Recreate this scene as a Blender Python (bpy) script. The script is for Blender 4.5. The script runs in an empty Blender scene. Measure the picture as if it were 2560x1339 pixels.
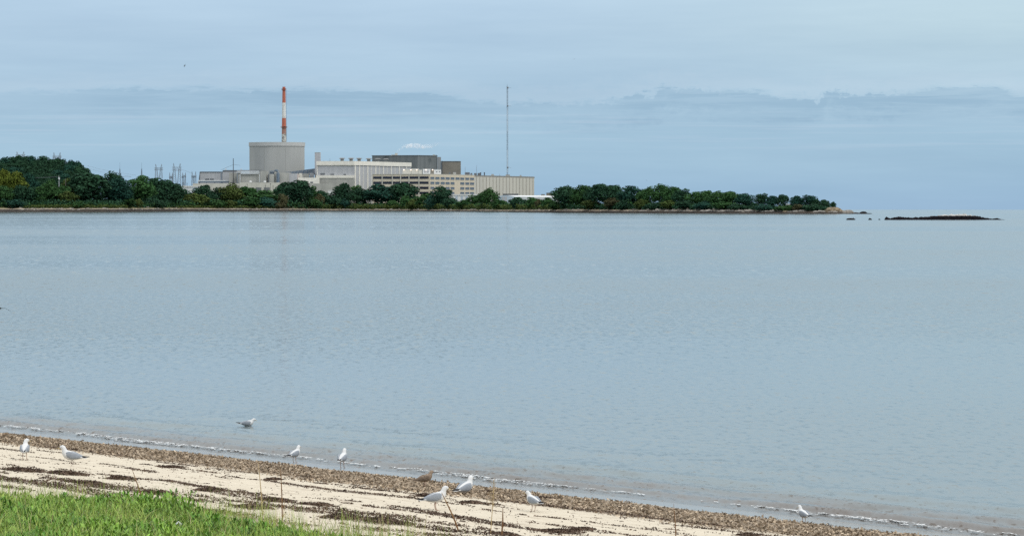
import bpy, math, random
import numpy as np
from mathutils import Vector, noise as mnoise

random.seed(7); rng = np.random.default_rng(7)
SC = bpy.context.scene
COL = SC.collection
R = math.radians

# ------------------------------------------------------------------ camera
F, CX, CY, HZ, H = 8533.0, 1280.0, 669.5, 509.0, 6.0
TH = math.atan((CY - HZ) / F)
cam = bpy.data.cameras.new('camera'); co = bpy.data.objects.new('camera', cam); COL.objects.link(co)
cam.sensor_width = 36.0; cam.lens = 36.0 * F / 2560.0; cam.clip_start = 0.5; cam.clip_end = 60000
co.location = (0, 0, H); co.rotation_euler = (math.pi / 2 - TH, 0, 0)
SC.camera = co
SC.view_settings.view_transform = 'Standard'; SC.view_settings.look = 'None'
SC.cycles.use_denoising = False; SC.cycles.volume_bounces = 4
SC.view_settings.exposure = 0.0; SC.view_settings.gamma = 1.0

# ------------------------------------------------------------------ node helpers
class NT:
    def __init__(s, tree): s.t = tree; s.n = tree.nodes; s.l = tree.links
    def new(s, typ, **kw):
        nd = s.n.new(typ)
        for k, v in kw.items(): setattr(nd, k, v)
        return nd
    def put(s, sock, v):
        if isinstance(v, bpy.types.NodeSocket): s.l.new(v, sock)
        elif v is not None:
            try: sock.default_value = v
            except Exception: sock.default_value = (*v, 1.0)
    def m(s, op, a, b=None, c=None, clamp=False):
        nd = s.new('ShaderNodeMath', operation=op, use_clamp=clamp)
        s.put(nd.inputs[0], a)
        if b is not None: s.put(nd.inputs[1], b)
        if c is not None: s.put(nd.inputs[2], c)
        return nd.outputs[0]
    def sm(s, x, lo, hi):                        # smoothstep lo..hi -> 0..1
        nd = s.new('ShaderNodeMapRange', interpolation_type='SMOOTHSTEP')
        s.put(nd.inputs[0], x); s.put(nd.inputs[1], lo); s.put(nd.inputs[2], hi)
        return nd.outputs[0]
    def rng(s, x, lo, hi, a, b):
        nd = s.new('ShaderNodeMapRange')
        for i, v in enumerate((x, lo, hi, a, b)): s.put(nd.inputs[i], v)
        return nd.outputs[0]
    def mix(s, f, a, b, mode='MIX'):
        nd = s.new('ShaderNodeMix', data_type='RGBA', blend_type=mode)
        s.put(nd.inputs[0], f); s.put(nd.inputs[6], a); s.put(nd.inputs[7], b)
        return nd.outputs[2]
    def xyz(s, x, y, z=0.0):
        nd = s.new('ShaderNodeCombineXYZ')
        for i, v in enumerate((x, y, z)): s.put(nd.inputs[i], v)
        return nd.outputs[0]
    def noise(s, vec, scale, detail=3.0, rough=0.5, dist=0.0):
        nd = s.new('ShaderNodeTexNoise')
        if vec is not None: s.put(nd.inputs['Vector'], vec)
        nd.inputs['Scale'].default_value = scale; nd.inputs['Detail'].default_value = detail
        nd.inputs['Roughness'].default_value = rough; nd.inputs['Distortion'].default_value = dist
        return nd.outputs[0]
    def ramp(s, f, stops):
        nd = s.new('ShaderNodeValToRGB'); e = nd.color_ramp.elements
        while len(e) < len(stops): e.new(0.5)
        for el, (p, c) in zip(e, stops): el.position = p; el.color = (*c, 1)
        s.put(nd.inputs[0], f); return nd.outputs[0]
    def curve(s, x, x0, x1, pts, y0=0.0, y1=1.0):  # float curve over x0..x1 giving y0..y1
        nd = s.new('ShaderNodeFloatCurve'); cu = nd.mapping.curves[0]
        pp = [((a - x0) / (x1 - x0), (b - y0) / (y1 - y0)) for a, b in pts]
        while len(cu.points) < len(pp): cu.points.new(0.5, 0.5)
        for p, q in zip(cu.points, pp): p.location = q; p.handle_type = 'AUTO'
        nd.mapping.update()
        s.put(nd.inputs['Value'], s.rng(x, x0, x1, 0.0, 1.0))
        return s.m('MULTIPLY_ADD', nd.outputs[0], y1 - y0, y0)

def lin(r, g, b):
    f = lambda c: (c / 255 / 12.92) if c <= 10 else ((c / 255 + 0.055) / 1.055) ** 2.4
    return (f(r), f(g), f(b))

# ------------------------------------------------------------------ world: overcast sky
SUN_EL, SUN_AZ = R(42), R(125)      # azimuth measured clockwise from +y (view direction): right and behind
W = bpy.data.worlds.new('World'); SC.world = W; W.use_nodes = True
w = NT(W.node_tree); w.n.clear()
tc = w.new('ShaderNodeTexCoord'); sep = w.new('ShaderNodeSeparateXYZ'); w.l.new(tc.outputs['Generated'], sep.inputs[0])
dx, dy, dz = sep.outputs
ay = w.m('MAXIMUM', w.m('ABSOLUTE', dy), 0.15)
U = w.m('MULTIPLY', w.m('DIVIDE', dx, ay), F / 1000)
V = w.m('MULTIPLY', w.m('DIVIDE', dz, ay), F / 1000)
low = w.ramp(w.rng(V, -0.02, 0.52, 0, 1), [
    (0.00, lin(152, 184, 213)), (0.10, lin(154, 187, 214)), (0.22, lin(159, 192, 216)), (0.36, lin(162, 195, 218)),
    (0.47, lin(165, 196, 219)), (0.62, lin(171, 200, 223)), (0.85, lin(176, 203, 226)), (1.0, lin(179, 206, 230))])
# warm greenish brightening towards the upper right
gl = w.m('MULTIPLY', w.sm(U, -0.2, 1.3), w.sm(V, 0.16, 0.5))
low = w.mix(w.m('MULTIPLY', gl, 0.65), low, lin(193, 218, 226))
# broad soft mottling, stretched along the horizon
n1 = w.noise(w.xyz(w.m('MULTIPLY', U, 1.3), w.m('MULTIPLY', V, 9.0), 3.1), 1.0, 4.0, 0.55)
n2 = w.noise(w.xyz(w.m('MULTIPLY', U, 2.2), w.m('MULTIPLY', V, 26.0), 8.4), 1.0, 5.0, 0.6)
mot = w.m('ADD', w.m('MULTIPLY', w.m('SUBTRACT', n1, 0.5), 0.30), w.m('MULTIPLY', w.m('SUBTRACT', n2, 0.5), 0.20))
# dark ragged cloud bank
vt = w.curve(U, -1.4, 1.4, [(-1.4, 0.262), (-1.05, 0.282), (-0.72, 0.288), (-0.5, 0.281), (-0.18, 0.272), (-0.06, 0.254), (0.1, 0.25), (0.22, 0.256),
    (0.31, 0.268), (0.365, 0.280), (0.385, 0.292), (0.41, 0.287), (0.5, 0.284), (0.6, 0.279), (0.73, 0.262), (0.775, 0.266), (0.79, 0.283), (0.82, 0.276), (0.9, 0.270), (1.08, 0.291), (1.2, 0.289), (1.27, 0.272), (1.4, 0.262)], 0.2, 0.36)
amp = w.curve(U, -1.4, 1.4, [(-1.4, 0.05), (-1.1, 0.35), (-0.9, 0.75), (-0.5, 0.85), (-0.2, 0.8), (0.0, 0.45), (0.2, 0.5), (0.36, 0.95), (0.6, 0.9), (0.85, 1.0), (1.1, 0.95), (1.4, 0.5)])
wis = w.noise(w.xyz(w.m('MULTIPLY', U, 11.0), w.m('MULTIPLY', V, 55.0), 1.7), 1.0, 9.0, 0.72, 0.5)
wisp = w.m('MULTIPLY', w.m('SUBTRACT', wis, 0.5), 0.075)
tuf = w.noise(w.xyz(w.m('MULTIPLY', U, 38.0), w.m('MULTIPLY', V, 46.0), 4.4), 1.0, 6.0, 0.65, 0.3)
tam = w.curve(U, -1.4, 1.4, [(-1.4, 0.1), (-0.6, 0.1), (-0.15, 0.3), (0.05, 0.8), (0.3, 0.9), (0.45, 0.9), (0.55, 0.15), (0.68, 0.1), (0.76, 0.9), (0.95, 0.8), (1.02, 0.15), (1.4, 0.1)])
wisp = w.m('ADD', wisp, w.m('MULTIPLY', w.m('MULTIPLY', w.m('SUBTRACT', tuf, 0.5), 0.085), tam))
below = w.m('SUBTRACT', w.m('ADD', vt, wisp), V)                  # >0 inside / under the edge
band = w.m('MULTIPLY', w.sm(below, -0.002, 0.007), w.m('SUBTRACT', 1.0, w.sm(w.m('ADD', below, w.m('MULTIPLY', w.m('SUBTRACT', n2, 0.5), 0.07)), 0.025, 0.085)))
inn = w.noise(w.xyz(w.m('MULTIPLY', U, 3.2), w.m('MULTIPLY', V, 60.0), 6.0), 1.0, 5.0, 0.6, 0.4)
band = w.m('MULTIPLY', band, w.m('MULTIPLY', amp, w.rng(w.sm(inn, 0.42, 0.66), 0, 1, 1.15, 0.45)))
low = w.mix(w.m('MULTIPLY', band, 0.74), low, lin(146, 180, 206))
# pale rim just above the bank
rim = w.m('MULTIPLY', w.sm(w.m('MULTIPLY', below, -1), 0.0, 0.012), w.m('SUBTRACT', 1.0, w.sm(w.m('MULTIPLY', below, -1), 0.012, 0.06)))
low = w.mix(w.m('MULTIPLY', rim, 0.20), low, lin(196, 214, 230))
sk = w.noise(w.xyz(w.m('MULTIPLY', U, 1.6), w.m('MULTIPLY', V, 75.0), 12.0), 1.0, 4.0, 0.6, 0.3)
skm = w.m('MULTIPLY', w.m('MULTIPLY', w.sm(V, 0.10, 0.17), w.m('SUBTRACT', 1.0, w.sm(V, 0.215, 0.25))), w.sm(sk, 0.48, 0.70))
low = w.mix(w.m('MULTIPLY', skm, 0.40), low, lin(184, 206, 226))
low = w.mix(1.0, low, w.xyz(*[w.m('ADD', 1.0, w.m('MULTIPLY', mot, k)) for k in (0.9, 0.7, 0.5)]), 'MULTIPLY')
# above the frame the overcast brightens towards the zenith
el = w.m('MAXIMUM', dz, 0.0)
up = w.ramp(el, [(0.0, lin(176, 203, 226)), (0.08, (0.53, 0.69, 0.805)), (0.25, (0.85, 0.985, 1.06)), (0.6, (1.45, 1.49, 1.52)), (1.0, (1.80, 1.83, 1.86))])
skyc = w.mix(w.sm(dz, 0.045, 0.10), low, up)
nish = w.new('ShaderNodeTexSky', sky_type='NISHITA'); nish.sun_disc = False
nish.sun_elevation = SUN_EL; nish.sun_rotation = SUN_AZ
nv = w.new('ShaderNodeCombineXYZ'); w.l.new(dx, nv.inputs[0]); w.l.new(dy, nv.inputs[1]); w.put(nv.inputs[2], w.m('MAXIMUM', dz, 0.002))
w.l.new(nv.outputs[0], nish.inputs[0])
b1 = w.new('ShaderNodeBackground'); w.put(b1.inputs[0], skyc); b1.inputs[1].default_value = 0.965
b2 = w.new('ShaderNodeBackground'); w.put(b2.inputs[0], nish.outputs[0]); b2.inputs[1].default_value = 0.006
ad = w.new('ShaderNodeAddShader'); w.l.new(b1.outputs[0], ad.inputs[0]); w.l.new(b2.outputs[0], ad.inputs[1])
wo = w.new('ShaderNodeOutputWorld'); w.l.new(ad.outputs[0], wo.inputs[0])

sun = bpy.data.lights.new('sun', 'SUN'); sun.energy = 1.3; sun.angle = R(18); sun.color = (1.0, 0.95, 0.87)
so = bpy.data.objects.new('sun', sun); COL.objects.link(so)
sd = Vector((math.sin(SUN_AZ) * math.cos(SUN_EL), math.cos(SUN_AZ) * math.cos(SUN_EL), math.sin(SUN_EL)))
so.rotation_euler = sd.to_track_quat('Z', 'Y').to_euler()

# ------------------------------------------------------------------ geometry helpers
FW = Vector((0, math.cos(TH), -math.sin(TH))); UPV = Vector((0, math.sin(TH), math.cos(TH)))
def ray(u, v):
    return FW + Vector(((u - CX) / F, 0, 0)) + UPV * ((CY - v) / F)
def at(u, v, Y):
    d = ray(u, v); return Vector((0, 0, H)) + d * (Y / d.y)
def xat(u, Y): return (u - CX) / F * Y
def zat(v, Y): return at(CX, v, Y).z

def tag(o, label=None, cat=None, group=None, kind=None):
    if label: o['label'] = label
    if cat: o['category'] = cat
    if group: o['group'] = group
    if kind: o['kind'] = kind
    return o
def thing(name, loc, label, cat, group=None, rz=0.0):
    o = bpy.data.objects.new(name, None); COL.objects.link(o)
    o.location = loc; o.rotation_euler = (0, 0, rz); o.empty_display_size = 0.5
    return tag(o, label, cat, group)

class MB:
    def __init__(s): s.v = []; s.f = []; s.m = []; s.smooth = False
    def add(s, vs, fs, mi=0):
        k = len(s.v); s.v += [tuple(a) for a in vs]; s.f += [tuple(i + k for i in f) for f in fs]; s.m += [mi] * len(fs); return s
    def prism(s, pts, z0, z1, mi=0, ztop=None):
        n = len(pts); A = sum(pts[i][0] * pts[(i + 1) % n][1] - pts[(i + 1) % n][0] * pts[i][1] for i in range(n))
        idx = list(range(n)) if A > 0 else list(range(n))[::-1]
        P = [pts[i] for i in idx]; T = [ztop[i] for i in idx] if ztop else [z1] * n
        vs = [(p[0], p[1], z0) for p in P] + [(p[0], p[1], T[i]) for i, p in enumerate(P)]
        fs = [tuple(range(n))[::-1], tuple(range(n, 2 * n))] + [(i, (i + 1) % n, n + (i + 1) % n, n + i) for i in range(n)]
        return s.add(vs, fs, mi)
    def box(s, x0, x1, y0, y1, z0, z1, mi=0):
        return s.prism([(x0, y0), (x1, y0), (x1, y1), (x0, y1)], z0, z1, mi)
    def rings(s, rings, cap=True, mi=0):          # list of rings of equal point counts
        n = len(rings[0]); vs = [p for r in rings for p in r]; fs = []
        for i in range(len(rings) - 1):
            for j in range(n):
                a, b = i * n + j, i * n + (j + 1) % n
                fs.append((a, b, b + n, a + n))
        if cap: fs += [tuple(range(n))[::-1], tuple(range((len(rings) - 1) * n, len(rings) * n))]
        return s.add(vs, fs, mi)
    def lathe(s, c, prof, n=24, mi=0):            # prof: (radius, z)
        return s.rings([[(c[0] + r * math.cos(2 * math.pi * j / n), c[1] + r * math.sin(2 * math.pi * j / n), z) for j in range(n)] for r, z in prof], True, mi)
    def tube(s, pts, rad, n=5, mi=0):
        pts = [Vector(p) for p in pts]; rad = rad if isinstance(rad, (list, tuple)) else [rad] * len(pts); out = []
        for i, p in enumerate(pts):
            t = (pts[min(i + 1, len(pts) - 1)] - pts[max(i - 1, 0)]).normalized()
            a = t.cross(Vector((0, 1, 0)) if abs(t.y) < 0.9 else Vector((1, 0, 0))).normalized(); b = t.cross(a)
            out.append([tuple(p + (a * math.cos(2 * math.pi * j / n) + b * math.sin(2 * math.pi * j / n)) * rad[i]) for j in range(n)])
        return s.rings(out, True, mi)
    def build(s, name, mats, parent=None, loc=None, smooth=None):
        o_ = Vector(loc) if loc is not None else (parent.location if parent and parent.parent is None else Vector((0, 0, 0)))
        base = Vector(o_)
        if parent and parent.parent is not None:
            q = parent
            while q: base = base + q.location; q = q.parent
        vs = [(a[0] - base.x, a[1] - base.y, a[2] - base.z) for a in s.v]
        me = bpy.data.meshes.new(name); me.from_pydata(vs, [], s.f)
        mats = mats if isinstance(mats, (list, tuple)) else [mats]
        for m_ in mats: me.materials.append(m_)
        if len(mats) > 1: me.polygons.foreach_set('material_index', s.m)
        if smooth if smooth is not None else s.smooth: me.polygons.foreach_set('use_smooth', [True] * len(me.polygons))
        me.update()
        o = bpy.data.objects.new(name, me); COL.objects.link(o)
        if parent: o.parent = parent
        elif loc is not None: o.location = loc
        return o
def mesh_np(name, V_, F_, mat, loc=None, smooth=False):
    me = bpy.data.meshes.new(name); V_ = np.asarray(V_, dtype=np.float64)
    if loc is not None: V_ = V_ - np.array(loc)
    me.from_pydata(V_.tolist(), [], np.asarray(F_).tolist()); me.materials.append(mat)
    if smooth: me.polygons.foreach_set('use_smooth', [True] * len(me.polygons))
    me.update(); o = bpy.data.objects.new(name, me); COL.objects.link(o)
    if loc is not None: o.location = loc
    return o

# ------------------------------------------------------------------ materials
def mat(name, c, c2=None, scale=1.0, rough=0.8, spec=0.3, stretch=(1, 1, 1), detail=4.0, lo=0.35, hi=0.65, island=0.0, objrand=0.0, bump=0.0, metal=0.0, nrough=0.6):
    m_ = bpy.data.materials.new(name); m_.use_nodes = True; t = NT(m_.node_tree); bs = t.n['Principled BSDF']
    bs.inputs['Roughness'].default_value = rough; bs.inputs['Specular IOR Level'].default_value = spec; bs.inputs['Metallic'].default_value = metal
    col = None
    if c2 is not None:
        g = t.new('ShaderNodeTexCoord'); mp = t.new('ShaderNodeMapping'); mp.inputs['Scale'].default_value = stretch
        t.l.new(g.outputs['Object'], mp.inputs[0])
        nz = t.noise(mp.outputs[0], scale, detail, nrough)
        col = t.mix(t.sm(nz, lo, hi), c, c2)
        if bump:
            bp = t.new('ShaderNodeBump'); bp.inputs['Strength'].default_value = 1.0; bp.inputs['Distance'].default_value = bump
            t.l.new(nz, bp.inputs['Height']); t.l.new(bp.outputs[0], bs.inputs['Normal'])
    if island or objrand:
        k = 1.0
        if island:
            g2 = t.new('ShaderNodeNewGeometry'); k = t.rng(g2.outputs['Random Per Island'], 0, 1, 1 - island, 1 + island)
        if objrand:
            oi = t.new('ShaderNodeObjectInfo'); k2 = t.rng(oi.outputs['Random'], 0, 1, 1 - objrand, 1 + objrand)
            k = t.m('MULTIPLY', k, k2)
        col = t.mix(1.0, col if col is not None else (*c, 1.0), t.xyz(k, k, k), 'MULTIPLY')
    if col is None: bs.inputs['Base Color'].default_value = (*c, 1)
    else: t.l.new(col, bs.inputs['Base Color'])
    return m_

M = {}
M['conc'] = mat('weathered_concrete', (0.38, 0.38, 0.355), (0.28, 0.285, 0.27), 0.12, 0.9, 0.1, (1, 1, 0.35), 5)
M['conc_l'] = mat('pale_concrete', (0.50, 0.49, 0.445), (0.42, 0.415, 0.38), 0.2, 0.9, 0.1, (1, 1, 0.4), 5)
M['cont'] = mat('containment_concrete', (0.375, 0.380, 0.370), (0.325, 0.332, 0.325), 0.06, 0.9, 0.1, (1, 1, 0.25), 4)
M['panel'] = mat('grey_metal_panel', (0.38, 0.39, 0.41), (0.34, 0.35, 0.37), 0.5, 0.7, 0.2, (1, 1, 0.05), 3)
M['panel_d'] = mat('dark_grey_cladding', (0.125, 0.14, 0.148), (0.155, 0.17, 0.178), 0.25, 0.7, 0.2, (1, 1, 0.1), 4)
M['cream'] = mat('off_white_fascia', (0.70, 0.68, 0.62), (0.62, 0.60, 0.55), 0.3, 0.7, 0.2)
M['white'] = mat('white_sheet', (0.62, 0.63, 0.63), (0.55, 0.56, 0.57), 0.2, 0.6, 0.3)
M['pblue'] = mat('pale_blue_sheet', (0.38, 0.45, 0.53), (0.34, 0.41, 0.49), 0.2, 0.6, 0.3)
M['brown'] = mat('brown_grey_precast', (0.22, 0.205, 0.18), (0.185, 0.175, 0.155), 0.15, 0.9, 0.1, (1, 1, 2.5))
M['tan'] = mat('tan_brickwork', (0.55, 0.49, 0.40), (0.50, 0.45, 0.365), 0.25, 0.9, 0.1)
M['taupe'] = mat('ribbed_taupe_precast', (0.49, 0.475, 0.43), (0.435, 0.425, 0.39), 0.2, 0.9, 0.1, (1, 1, 0.2))
M['trimd'] = mat('dark_roof_trim', (0.11, 0.12, 0.135), None, 1, 0.6)
M['glass'] = mat('dark_window_glass', (0.015, 0.018, 0.035), None, 1, 0.15, 0.5)
M['glass2'] = mat('grey_window_glass', (0.045, 0.055, 0.075), None, 1, 0.2, 0.5)
M['steelb'] = mat('blue_grey_steel', (0.12, 0.165, 0.22), (0.16, 0.21, 0.27), 0.8, 0.6)
M['steel'] = mat('galvanised_steel', (0.17, 0.19, 0.22), None, 1, 0.5)
M['pole'] = mat('dark_pole', (0.05, 0.052, 0.06), None, 1, 0.7)
M['pipe'] = mat('pale_pipe', (0.50, 0.53, 0.55), None, 1, 0.5)
M['red'] = mat('faded_red_paint', (0.44, 0.135, 0.085), (0.36, 0.12, 0.085), 0.35, 0.8, 0.2, (1, 1, 0.4))
M['redf'] = mat('worn_red_paint', (0.36, 0.16, 0.12), (0.30, 0.20, 0.17), 0.5, 0.85, 0.2, (1, 1, 0.5))
M['wht'] = mat('worn_white_paint', (0.62, 0.62, 0.60), (0.44, 0.43, 0.41), 0.3, 0.85, 0.2, (1, 1, 1.6), 5, 0.45, 0.75)
M['peel'] = mat('peeling_white_paint', (0.55, 0.54, 0.50), (0.22, 0.21, 0.20), 0.45, 0.9, 0.1, (1, 1, 1.5), 6, 0.42, 0.58)
M['bark'] = mat('grey_bark', (0.10, 0.085, 0.07), (0.16, 0.145, 0.125), 0.8, 0.9, 0.1)
M['rockp'] = mat('pale_granite', (0.27, 0.25, 0.225), (0.15, 0.14, 0.125), 0.6, 0.9, 0.1, island=0.25, bump=0.1)
M['rockd'] = mat('dark_wet_rock', (0.008, 0.008, 0.010), (0.020, 0.018, 0.018), 0.7, 0.85, 0.05, bump=0.1)
def leaf(name, c, c2, island=0.28, orand=0.16):
    return mat(name, c, c2, 0.9, 0.8, 0.06, detail=3, lo=0.3, hi=0.7, island=island, objrand=orand)
M['l_dark'] = leaf('dark_green_leaves', (0.014, 0.042, 0.025), (0.027, 0.068, 0.034))
M['l_blue'] = leaf('blue_green_leaves', (0.011, 0.042, 0.032), (0.022, 0.065, 0.043))
M['l_mid'] = leaf('mid_green_leaves', (0.023, 0.064, 0.021), (0.041, 0.092, 0.031))
M['l_olive'] = leaf('olive_leaves', (0.046, 0.074, 0.020), (0.074, 0.098, 0.030))
M['l_yel'] = leaf('yellow_green_leaves', (0.062, 0.088, 0.014), (0.095, 0.115, 0.020))
M['l_brown'] = leaf('rusty_brown_leaves', (0.050, 0.054, 0.026), (0.072, 0.068, 0.034))

# ------------------------------------------------------------------ shore geometry (world)
P0 = Vector((-13.7, 91.1)); TD = Vector((21.86, -29.34)).normalized(); ND = Vector((TD.y, -TD.x))   # ND points inland
PS = [-400, -60, -8, 0, 1, 4.5, 9, 14, 17, 25, 35, 43.5, 60, 400]
PZ = [-14, -3, -0.5, 0, .045, .27, .50, .80, 1.0, 1.8, 3.0, 4.3, 4.8, 6.0]
def st(x, y):
    q = Vector((x, y)) - P0; return q.dot(ND), q.dot(TD)
def xy(s, t):
    p = P0 + ND * s + TD * t; return p.x, p.y
def nz3(x, y, z=0.0): return mnoise.noise(Vector((x, y, z)))
def zb_st(s, t):
    z = float(np.interp(s, PS, PZ))
    k = min(max((s - 3.5) / 3, 0), 1)
    return z + k * (0.05 * nz3(s * 0.5, t * 0.22, 1.3) + 0.025 * nz3(s * 1.6, t * 0.8, 4.2)) + 0.012 * nz3(0.5, t * 0.35, 9.1)
def zb(x, y): return zb_st(*st(x, y))
def hit(u, v):
    d = ray(u, v); d = d / d.y
    a, b = 25.0, 140.0
    for i in range(300):
        y = 25 + i * 0.4
        if H + d.z * y < zb(d.x * y, y): b = y; a = y - 0.4; break
    for i in range(25):
        m_ = (a + b) / 2
        if H + d.z * m_ < zb(d.x * m_, m_): b = m_
        else: a = m_
    return Vector((d.x * b, b, zb(d.x * b, b)))

# ------------------------------------------------------------------ beach
def beach_material():
    m_ = bpy.data.materials.new('beach_sand'); m_.use_nodes = True; t = NT(m_.node_tree); bs = t.n['Principled BSDF']
    tcn = t.new('ShaderNodeTexCoord'); sp = t.new('ShaderNodeSeparateXYZ'); t.l.new(tcn.outputs['Object'], sp.inputs[0])
    X, Y, Z = sp.outputs
    s_ = t.m('ADD', t.m('MULTIPLY', t.m('SUBTRACT', X, P0.x), ND.x), t.m('MULTIPLY', t.m('SUBTRACT', Y, P0.y), ND.y))
    t_ = t.m('ADD', t.m('MULTIPLY', t.m('SUBTRACT', X, P0.x), TD.x), t.m('MULTIPLY', t.m('SUBTRACT', Y, P0.y), TD.y))
    wv = t.noise(t.xyz(t.m('MULTIPLY', t_, 0.3), 0.0, 0.0), 1.0, 3)
    sw = t.m('ADD', s_, t.m('MULTIPLY', t.m('SUBTRACT', wv, 0.5), 0.9))
    fine = t.noise(t.xyz(t.m('MULTIPLY', t_, 10.0), t.m('MULTIPLY', s_, 10.0), 0), 1.0, 4, 0.7)
    strk = t.noise(t.xyz(t.m('MULTIPLY', t_, 0.9), t.m('MULTIPLY', s_, 5.5), 2.0), 1.0, 5, 0.65)
    sand = t.mix(t.sm(strk, 0.35, 0.7), (0.555, 0.49, 0.385, 1), (0.475, 0.41, 0.315, 1))
    sand = t.mix(t.m('MULTIPLY', t.sm(strk, 0.60, 0.68), 0.65), sand, (0.22, 0.16, 0.11, 1))     # fine weed litter
    grav = t.mix(t.sm(fine, 0.36, 0.64), (0.14, 0.105, 0.075, 1), (0.36, 0.285, 0.205, 1))
    fr = t.m('ADD', sw, t.m('MULTIPLY', t.m('SUBTRACT', fine, 0.5), 1.6))
    gmask = t.m('MULTIPLY', t.sm(fr, 0.85, 1.15), t.m('SUBTRACT', 1.0, t.sm(fr, 3.6, 4.7)))
    wet = t.m('SUBTRACT', 1.0, t.sm(sw, 0.85, 1.25))
    col = t.mix(gmask, sand, grav)
    col = t.mix(wet, col, (0.185, 0.165, 0.14, 1))
    t.l.new(col, bs.inputs['Base Color'])
    t.l.new(t.rng(wet, 0, 1, 0.95, 0.16), bs.inputs['Roughness'])
    bs.inputs['Specular IOR Level'].default_value = 0.4
    bp = t.new('ShaderNodeBump'); bp.inputs['Distance'].default_value = 0.03
    t.l.new(t.rng(wet, 0, 1, 1.0, 0.04), bp.inputs['Strength'])
    t.l.new(fine, bp.inputs['Height']); t.l.new(bp.outputs[0], bs.inputs['Normal'])
    return m_
M['beach'] = beach_material()
ss = np.concatenate([np.array([-300, -120, -60, -30]), np.arange(-12, -1, 1.0), np.arange(-1, 22, 0.16), np.arange(22, 60, 1.0), np.array([70, 100, 160, 300])])
ts = np.concatenate([np.array([-600, -300, -120, -60]), np.arange(-30, -8, 1.0), np.arange(-8, 46, 0.25), np.arange(46, 80, 1.5), np.array([100, 160, 300, 600])])
Vb = [(*xy(a, b), zb_st(a, b)) for a in ss for b in ts]
nT = len(ts)
Fb = [(i * nT + j, (i + 1) * nT + j, (i + 1) * nT + j + 1, i * nT + j + 1) for i in range(len(ss) - 1) for j in range(nT - 1)]
o = mesh_np('beach', Vb, Fb, M['beach'], smooth=True); tag(o, 'cream sand beach sloping down to the water in front of the grass', 'beach', kind='structure')
if o.data.polygons[0].normal.z < 0: o.data.flip_normals()

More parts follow.
